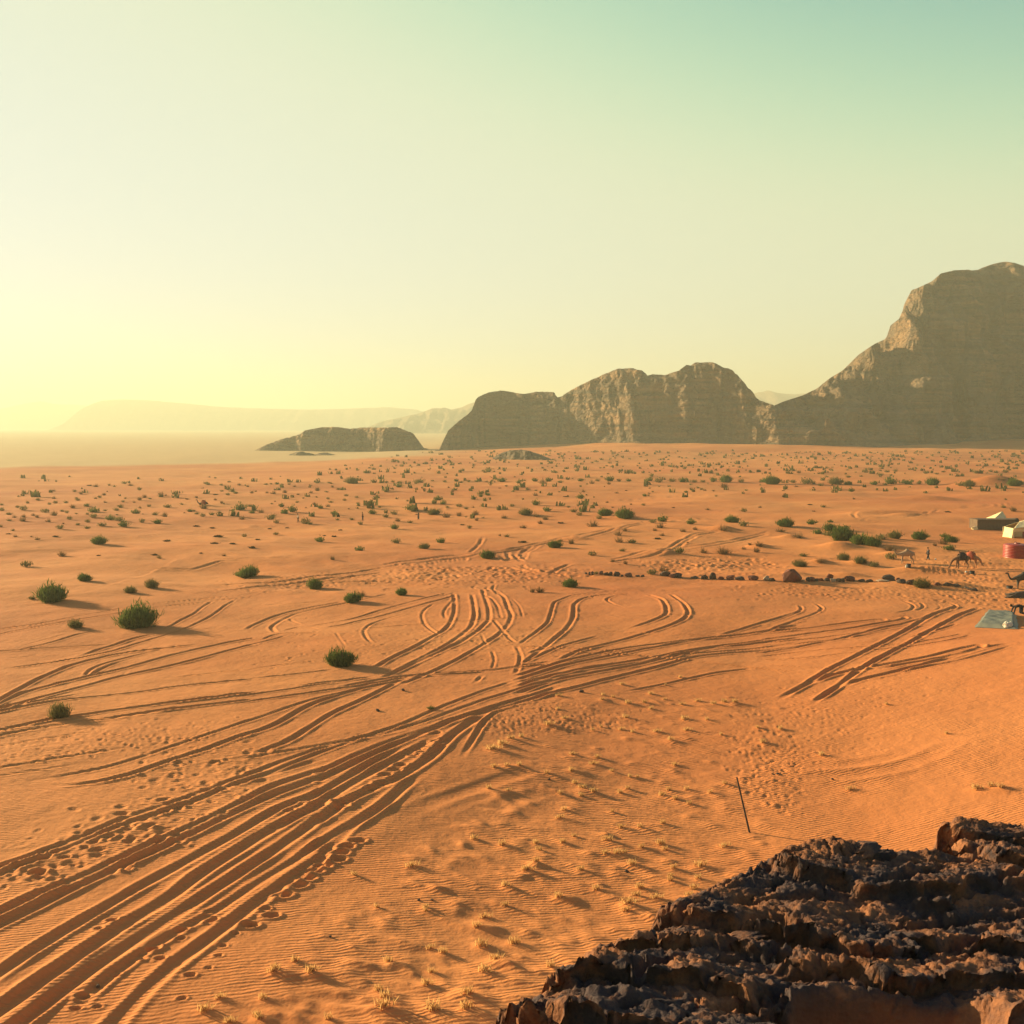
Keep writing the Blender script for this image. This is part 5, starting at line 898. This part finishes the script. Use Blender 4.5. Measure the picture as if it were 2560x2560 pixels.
# people
M_skin_ = cmat('skin', (0.20, 0.10, 0.06)); M_black = cmat('black_cloth', (0.022, 0.022, 0.030)); M_blue = cmat('dark_blue_cloth', (0.030, 0.036, 0.055)); M_white = cmat('white_cloth', (0.62, 0.56, 0.46)); M_maroon = cmat('maroon_cloth', (0.14, 0.035, 0.030)); M_hair = cmat('black_hair', (0.015, 0.013, 0.012))
def person(loc, rz, top, low, label, stride=0.16, arms=((0.05, .55), (0.05, .55)), lean=0.05, robe=None, sc=1.0, crawl=False):
    r = empty('person', loc, rz, sc)
    if crawl:       # on hands and knees, facing +x
        pel, che, nek, hd = (-0.42, 0, .72), (0.12, 0, .66), (0.30, 0, .66), (0.46, 0, .70)
        arm = [[(0.14, s * .17, .62, .06), (0.24, s * .20, .36, .045), (0.30, s * .20, .08, .035), (0.38, s * .20, .03, .03)] for s in (-1, 1)]; leg = [[(-0.42, s * .10, .66, .10), (-0.40, s * .13, .10, .07), (-0.82, s * .13, .07, .05), (-0.92, s * .13, .04, .04)] for s in (-1, 1)]
    else:
        pel, che, nek, hd = (0, 0, .93), (lean * .6, 0, 1.30), (lean, 0, 1.47), (lean * 1.3 + .02, 0, 1.62)
        arm = []; leg = []
        for s, (sw, bend) in zip((-1, 1), arms): arm.append([(lean * .7, s * .18, 1.38, .055), (lean * .6 - sw * .5, s * .23, 1.12, .045), (lean * .6 + sw * .9 + .05, s * .22, 1.12 - .27 * bend - .06, .035), (lean * .6 + sw * 1.2 + .08, s * .21, 1.12 - .42 * bend - .05, .032)])
        for s in (-1, 1): f = stride * s; leg.append([(0, s * .09, .88, .095), (f * .75 + .02, s * .10, .50, .068), (f * 1.5 - .02, s * .10, .09, .042), (f * 1.5 + .12, s * .10, .035, .036)])
    P = (*pel, (.15, .12)); Cc = (*che, (.17, .12)); Nn = (*nek, .055); Hh = (*hd, (.085, .10)); top_ = (hd[0] + (.10 if crawl else .01), hd[1], hd[2] + (.02 if crawl else .10), .07)
    skin('body', [[P, Cc, Nn, Hh, top_]] + [[Cc] + a for a in arm] + [[P] + l for l in leg], M_skin_, r, 1)
    fat = lambda c, k: [(x, y, z, (q[0] * k, q[1] * k) if isinstance(q, tuple) else q * k + .012) for x, y, z, q in c]
    skin('jacket', [fat([P, Cc], 1.12)] + [[fat([Cc], 1.12)[0]] + fat(a[:3], 1.1) for a in arm], top, r, 1)
    if robe: skin('robe', [[(pel[0], 0, pel[2] + .1, (.18, .15)), (pel[0], 0, .5, (.20, .19)), (pel[0], 0, .14, (.24, .24))]], robe, r, 1)
    else: skin('trousers', [[fat([P], 1.1)[0]] + fat(l[:3], 1.1) for l in leg], low, r, 1)
    h = obj('hair', stone_mesh('hair', 3, .10, .095, .10, 2, 0.05, False), M_hair, r, (hd[0] - (.0 if crawl else .015), 0, hd[2] + .055))
    return tag(r, label, 'person')
person(gpt(2320, 1400), R(200), M_blue, M_black, 'person in dark clothes striding left between the camels', 0.20, ((0.10, .6), (-0.05, .9)))
person(gpt(745.5, 1306), R(200), M_white, M_dry, 'far walker in a white top left of the two-humped olive bush', 0.10, ((0.15, .3), (0.12, .4)))
person(gpt(907, 1302), R(170), M_maroon, M_black, 'far figure in dark red standing behind an olive bush', 0.04)
person(gpt(1046, 1299), R(190), M_black, M_maroon, 'far figure in a black cloak holding something out to the left', 0.08, ((0.50, .1), (0.45, .1)), robe=M_black)
# ------------------------------------------------------------------ camp on the right
M_goat = mat('brown_goat_hair_cloth', (0.100, 0.062, 0.042), (0.150, 0.098, 0.066), 2.5, 0.95, 0.3, 14.0, stretch=(6, 1, 0.4)); M_inner = cmat('tent_lining_and_shade', (0.022, 0.020, 0.026)); M_canvas = mat('cream_canvas', (0.60, 0.46, 0.25), (0.72, 0.57, 0.33), 1.5, 0.9, 0.25, 6.0)
M_pole = cmat('tent_pole_wood', (0.20, 0.12, 0.07)); M_redcloth = cmat('red_hanging', (0.28, 0.07, 0.045)); M_pink = cmat('pink_plastic', (0.50, 0.20, 0.15))
def cloth_sheet(name, pts, m, parent, thick=0.03, sag=0.0, n=10):
    """a quad sheet a b c d (corners) with sag and small creases"""
    a, b, c, d = [np.array(p, float) for p in pts]; u = np.linspace(0, 1, n * 2)[None, :, None]; v = np.linspace(0, 1, n)[:, None, None]
    p = (a * (1 - u) + b * u) * (1 - v) + (d * (1 - u) + c * u) * v
    nrm = np.cross(b - a, d - a); nrm = nrm / np.linalg.norm(nrm)
    k = sag * np.sin(math.pi * u) * np.sin(math.pi * v) + 0.03 * noise(p[..., 0:1] * 1.7 + p[..., 2:3], p[..., 1:2] * 1.7 + p[..., 2:3] * .5, 5)
    p = p + nrm * k; o = obj(name, mesh_np(name, p.reshape(-1, 3), grid_faces(n, n * 2)), m, parent); s = o.modifiers.new('t', 'SOLIDIFY'); s.thickness = thick; return o
def pole_(name, a, b, r, m, parent):
    ax = Vector(np.array(b, float) - np.array(a, float)); bm = bmesh.new(); bmesh.ops.create_cone(bm, segments=8, radius1=r, radius2=r, depth=ax.length, cap_ends=True); bmesh.ops.translate(bm, vec=(0, 0, ax.length / 2), verts=bm.verts)
    me = bpy.data.meshes.new(name); bm.to_mesh(me); bm.free(); o = obj(name, me, m, parent, tuple(a)); o.rotation_euler = ax.to_track_quat('Z', 'Y').to_euler(); return o
# long brown tent
g = gpt(2444, 1323.5); k = g[1] / F; Lx = 96 * k; Ht = 25 * k; dp = 3.6; t = empty('long_tent', g)
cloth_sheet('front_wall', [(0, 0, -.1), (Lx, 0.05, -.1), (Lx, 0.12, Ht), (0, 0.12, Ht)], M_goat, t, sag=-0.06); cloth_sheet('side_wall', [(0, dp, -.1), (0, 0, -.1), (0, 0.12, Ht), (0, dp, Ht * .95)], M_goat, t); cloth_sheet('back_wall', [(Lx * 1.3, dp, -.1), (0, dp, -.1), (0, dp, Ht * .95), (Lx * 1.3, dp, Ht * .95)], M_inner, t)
cloth_sheet('roof', [(-.05, 0.06, Ht + .02), (Lx + .05, 0.06, Ht + .02), (Lx * 1.3, dp + .1, Ht * .98), (-.05, dp + .1, Ht * .98)], M_goat, t, sag=-0.12)
for q in range(6): pole_('pole', (Lx * q / 5, 0.2, -.1), (Lx * q / 5, 0.2, Ht + .04), .03, M_pole, t)
cloth_sheet('open_end_shade', [(Lx, .1, -.1), (Lx + 18 * k, 1.2, -.1), (Lx + 16 * k, 1.4, Ht), (Lx, .12, Ht)], M_inner, t)  # near-black sheet painted as the shade inside the open right end
tag(t, 'long low brown goat-hair tent with a plain front wall', 'tent')
b_ = obj('bundle', stone_mesh('bundle', 61, .55, .4, .5, 3, .3, False), M_canvas); b_.location = gpt(2437, 1324); b_.location.z += .12; tag(b_, 'pale bundle lying at the left end of the long brown tent', 'bundle')
# cream peaked canopy standing behind it
g = gpt(2524, 1312); k = g[1] / F; t = empty('peaked_tent', (g[0], g[1] + 4.5, g[2])); w = 24 * k; hp = 30 * k; hb = 14 * k; ap = (8 * k, 0, hp)
cs = [(-w, -1.6, hb * .75), (12 * k, -1.6, hb * .75), (16 * k, 1.6, hb * .75), (-w, 1.6, hb * .75)]
for a, b, nm in ((0, 1, 'roof_panel'), (1, 2, 'roof_panel'), (2, 3, 'roof_panel'), (3, 0, 'roof_panel')): cloth_sheet(nm, [cs[a], cs[b], ap, ap], M_canvas, t, sag=-.08, n=6)
for c_ in cs: pole_('pole', (c_[0], c_[1], -.1), c_, .035, M_pole, t)
tag(t, 'cream canopy with a sharp peak rising behind the long brown tent', 'tent')
# cream tent at the right edge
g = gpt(2529, 1346); k = g[1] / F; t = empty('cream_tent', g); he = 25 * k; hr = 40 * k; dp = 3.4; W2 = 60 * k
cloth_sheet('roof_panel', [(3 * k, -.25, he), (W2, -.25, he * 1.25), (W2 - 4 * k, dp / 2, hr * 1.2), (30 * k, dp / 2, hr)], M_canvas, t, sag=-.08); cloth_sheet('roof_panel', [(30 * k, dp / 2, hr), (W2 - 4 * k, dp / 2, hr * 1.2), (W2, dp, he), (3 * k, dp, he)], M_canvas, t)
cloth_sheet('side_wall', [(0, dp, -.1), (0, 0, -.1), (4 * k, 0, he), (4 * k, dp, he)], M_canvas, t); cloth_sheet('front_wall', [(0, 0, -.1), (7 * k, 0, -.1), (7 * k, 0, he * .98), (4 * k, 0, he)], M_canvas, t, n=5)
cloth_sheet('valance', [(7 * k, 0, he * .66), (W2, 0, he * .70), (W2, 0, he * 1.22), (7 * k, 0, he * .99)], M_canvas, t, sag=.02); cloth_sheet('hanging', [(28 * k, .05, -.05), (36 * k, .05, -.05), (36 * k, .05, he * .75), (28 * k, .05, he * .75)], M_redcloth, t, n=5)
cloth_sheet('back_wall', [(W2, dp, -.1), (0, dp, -.1), (0, dp, he), (W2, dp, he)], M_canvas, t)
for x in (8, 28, 44): pole_('pole', (x * k, .1, -.1), (x * k, .1, he * .98), .04, M_pole, t)
tag(t, 'cream canvas tent with an open front at the right edge', 'tent')
# pink chair beside it
g = gpt(2518, 1338); t = empty('plastic_chair', g, R(150))
def box(name, sx, sy, sz, loc, m, parent, bev=.01):
    bm = bmesh.new(); bmesh.ops.create_cube(bm, size=1.0); bmesh.ops.scale(bm, vec=(sx, sy, sz), verts=bm.verts); bmesh.ops.bevel(bm, geom=bm.edges[:], offset=bev, segments=2, affect='EDGES'); me = bpy.data.meshes.new(name); bm.to_mesh(me); bm.free(); return obj(name, me, m, parent, loc)
box('seat', .5, .5, .05, (0, 0, .45), M_pink, t); o = box('backrest', .5, .05, .55, (0, .25, .75), M_pink, t); o.rotation_euler = (-.2, 0, 0)
for sx in (-1, 1):
    for sy in (-1, 1): pole_('leg', (sx * .24, sy * .24, 0), (sx * .21, sy * .21, .45), .025, M_pink, t)
    box('armrest', .05, .45, .04, (sx * .26, 0, .66), M_white, t)
tag(t, 'pinkish plastic chair standing left of the cream tent', 'chair')
# ribbed red water tank
M_tank = mat('red_plastic', (0.23, 0.020, 0.014), (0.30, 0.028, 0.018), 2.0, 0.45, 0.05, 20.0, spec=0.5)
g = gpt(2557, 1397.5); k = g[1] / F; rad = 33 * k; ht = 33 * k; pr = [(0, -.05)] ; prof = [(rad * .99, -.05)]
for q in range(8): z0 = ht * (.02 + .118 * q); prof += [(rad, z0), (rad * 1.0, z0 + ht * .075), (rad * .965, z0 + ht * .092), (rad * .965, z0 + ht * .108)]
prof += [(rad, ht * .975), (rad * .93, ht * 1.03), (rad * .60, ht * 1.07), (rad * .30, ht * 1.085), (.001, ht * 1.09)]; n = 48
v = np.array([[(r_ * math.cos(2 * math.pi * q / n), r_ * math.sin(2 * math.pi * q / n), z_) for q in range(n)] for r_, z_ in prof]); t = empty('water_tank', (g[0], g[1] + rad, g[2]))
obj('tank_body', mesh_np('tank_body', v.reshape(-1, 3), grid_faces(len(prof), n, True)), M_tank, t)
def torus(name, R0, r0, loc, m, parent, rot=(0, 0, 0)):
    u, w_ = np.meshgrid(np.linspace(0, 2 * math.pi, 20, endpoint=False), np.linspace(0, 2 * math.pi, 8), indexing='xy'); v = np.stack([(R0 + r0 * np.cos(w_)) * np.cos(u), (R0 + r0 * np.cos(w_)) * np.sin(u), r0 * np.sin(w_)], -1)
    o = obj(name, mesh_np(name, v.reshape(-1, 3), grid_faces(8, 20, True)), m, parent, loc); o.rotation_euler = rot; return o
bm = bmesh.new(); bmesh.ops.create_cone(bm, segments=24, radius1=rad * .24, radius2=rad * .22, depth=.14, cap_ends=True); me = bpy.data.meshes.new('lid'); bm.to_mesh(me); bm.free(); obj('lid', me, M_tank, t, (0, 0, ht * 1.12))
torus('lifting_loop', .16, .035, (rad * -.15, 0, ht * 1.14), M_tank, t, (math.pi / 2, 0, 0)); tag(t, 'ribbed round red water tank at the right edge', 'water tank')
# feed basins and jugs by the camels
M_rubber = mat('black_rubber', (0.016, 0.016, 0.020), (0.028, 0.028, 0.034), 5, 0.7); M_rim = cmat('dusty_plastic', (0.48, 0.36, 0.22)); M_jug = cmat('white_plastic', (0.78, 0.74, 0.64))
def basin(px, py, w, h, label):
    g = gpt(px, py); k = g[1] / F; W, Hh = w * k, h * k; t = empty('feed_basin', g, random.uniform(0, 1)); n = 20; pr = [(W * .42, 0), (W * .5, Hh), (W * .46, Hh), (W * .39, .06), (.001, .06)]
    v = np.array([[(r_ * math.cos(2 * math.pi * q / n), r_ * math.sin(2 * math.pi * q / n), z_) for q in range(n)] for r_, z_ in pr]); obj('bowl', mesh_np('bowl', v.reshape(-1, 3), grid_faces(len(pr), n, True)), M_rubber, t); torus('rim', W * .48, .03, (0, 0, Hh), M_rubber, t)
    return tag(t, label, 'basin', 'black feed basins on the sand')
basin(2272, 1419.5, 11, 9, 'black basin at the front feet of the pale camel'); basin(2430, 1434.5, 13, 7, 'low black basin under the heads of the two saddled camels'); basin(2524, 1470.5, 16, 8, 'black basin on the sand near the camel cut off by the edge')
def jug(px, py, w, h, label):
    g = gpt(px, py); k = g[1] / F; W, Hh = w * k, h * k; t = empty('jug', g); n = 14; pr = [(W * .45, 0), (W * .5, Hh * .1), (W * .5, Hh * .65), (W * .25, Hh * .85), (W * .16, Hh * .9), (W * .16, Hh), (.001, Hh)]
    v = np.array([[(r_ * math.cos(2 * math.pi * q / n), r_ * .8 * math.sin(2 * math.pi * q / n), z_) for q in range(n)] for r_, z_ in pr]); obj('bottle', mesh_np('bottle', v.reshape(-1, 3), grid_faces(len(pr), n, True)), M_jug, t); torus('handle', W * .2, W * .05, (W * .45, 0, Hh * .7), M_jug, t, (math.pi / 2, 0, 0)); return tag(t, label, 'jug')
jug(2320.5, 1398.5, 5.5, 8.5, 'tall white jug behind the legs of the striding person'); jug(2338.7, 1400, 4.2, 4.5, 'small white jug right of the striding person'); jug(2265.5, 1419, 4, 8, 'cream jug standing left of the basin by the pale camel'); jug(2415, 1431.5, 5, 4, 'low white jug left of the basin under the saddled camels')
# tarpaulin cover with a crouching person and a bundle
K7 = crop(2400, 1480, 12.075); M_tarp = mat('grey_green_tarpaulin', (0.085, 0.088, 0.080), (0.16, 0.155, 0.120), 1.2, 0.55, 0.3, 5.0, spec=0.4)
C4 = ground_at(*zip(*K7([(440, 1075), (1760, 1130), (1700, 700), (800, 610)]))); nx_, ny_ = 60, 50
u, v = np.meshgrid(np.linspace(0, 1, nx_), np.linspace(0, 1, ny_)); P = [C4[i][:2] for i in range(4)]
X = (P[0][0] * (1 - u) + P[1][0] * u) * (1 - v) + (P[3][0] * (1 - u) + P[2][0] * u) * v; Y = (P[0][1] * (1 - u) + P[1][1] * u) * (1 - v) + (P[3][1] * (1 - u) + P[2][1] * u) * v
e = np.minimum(np.minimum(u, 1 - u) * 4.0, np.minimum(v, 1 - v) * 7.0); lift = S(e / 0.55)
Zt = 0.03 + 0.42 * lift + lift * (0.05 * np.sin(v * 26 + 1.5 * noise(u * 3, v * 5, 3) + 2.0 * u) + 0.06 * noise(u * 4, v * 12, 8) - 0.16 * np.exp(-((v - .28 - .05 * u) / .035) ** 2) - 0.12 * np.exp(-((v - .48) / .03) ** 2) * S(u * 3 - .4) - .2 * np.exp(-((v - .10) / .04) ** 2))
Z = base_h(X, Y) + Zt; X = X + 0.1 * noise(v * 6, u * 2, 9) * (1 - lift)
tp = obj('tarpaulin', mesh_np('tarpaulin', np.stack([X, Y, Z], -1).reshape(-1, 3), grid_faces(ny_, nx_)), M_tarp); tag(tp, 'wrinkled grey-green tarpaulin spread over something low at the right edge', 'tarpaulin')
px, py = K7([(1660, 760)])[0]; g = ground_at(px, py)[0]; person((g[0], g[1] - 0.2, float(base_h(g[0], g[1])) + 0.30), R(185), M_black, M_black, 'person in black crouching on hands and knees at the tarpaulin corner', crawl=True, sc=1.15)
px, py = K7([(1490, 1110)])[0]; g = ground_at(px, py)[0]; o = obj('bundle', stone_mesh('bundle', 64, .42, .3, .34, 3, .3, False), M_white); o.location = (g[0], g[1] + .25, float(base_h(g[0], g[1])) + .22); tag(o, 'cream cloth bundle on the near edge of the tarpaulin', 'bundle')
# small upright marker bits: pale scrap in the bottom tracks
px, py = E_([(100, 662)])[0]; g = gpt(px, py); o = obj('scrap', stone_mesh('scrap', 66, .16, .07, .06, 2, .3), M_pstone); o.location = g; tag(o, 'small pale scrap lying in the left bottom tracks', 'scrap')
# ------------------------------------------------------------------ air
bm = bmesh.new(); bmesh.ops.create_cube(bm, size=1.0)
zb, zt_ = -22.0, 270.0
bmesh.ops.scale(bm, vec=(29000, 29000, zt_ - zb), verts=bm.verts); bmesh.ops.translate(bm, vec=(0, 0, (zt_ + zb) / 2), verts=bm.verts)
me = bpy.data.meshes.new('haze'); bm.to_mesh(me); bm.free()
m = bpy.data.materials.new('haze_air'); m.use_nodes = True; t = m.node_tree; t.nodes.clear()
o_ = t.nodes.new('ShaderNodeOutputMaterial'); pv = t.nodes.new('ShaderNodeVolumePrincipled')
pv.inputs['Density'].default_value = HAZE_DENSITY; pv.inputs['Color'].default_value = HAZE_COLOR; pv.inputs['Anisotropy'].default_value = HAZE_G
t.links.new(pv.outputs[0], o_.inputs['Volume'])
hz = obj('haze', me, m); tag(hz, kind='stuff')

# ------------------------------------------------------------------ alike things: say which one, counted from the left
ORD = ['first', 'second', 'third', 'fourth', 'fifth', 'sixth', 'seventh', 'eighth', 'ninth', 'tenth', 'eleventh', 'twelfth', 'thirteenth', 'fourteenth', 'fifteenth', 'sixteenth', 'seventeenth', 'eighteenth', 'nineteenth', 'twentieth', 'twenty-first', 'twenty-second', 'twenty-third', 'twenty-fourth', 'twenty-fifth', 'twenty-sixth']
by = {}
for o in COL.objects:
    if o.parent is None and o.get('label'): by.setdefault(o['label'], []).append(o)
for lab, l in by.items():
    if 1 < len(l) <= len(ORD):
        l.sort(key=lambda o: o.location.x / max(o.location.y, 1))
        for k, o in enumerate(l):
            o['label'] = lab + (', %s from left' % ORD[k] if len(l) > 2 else ', %s one' % ('left', 'right')[k])
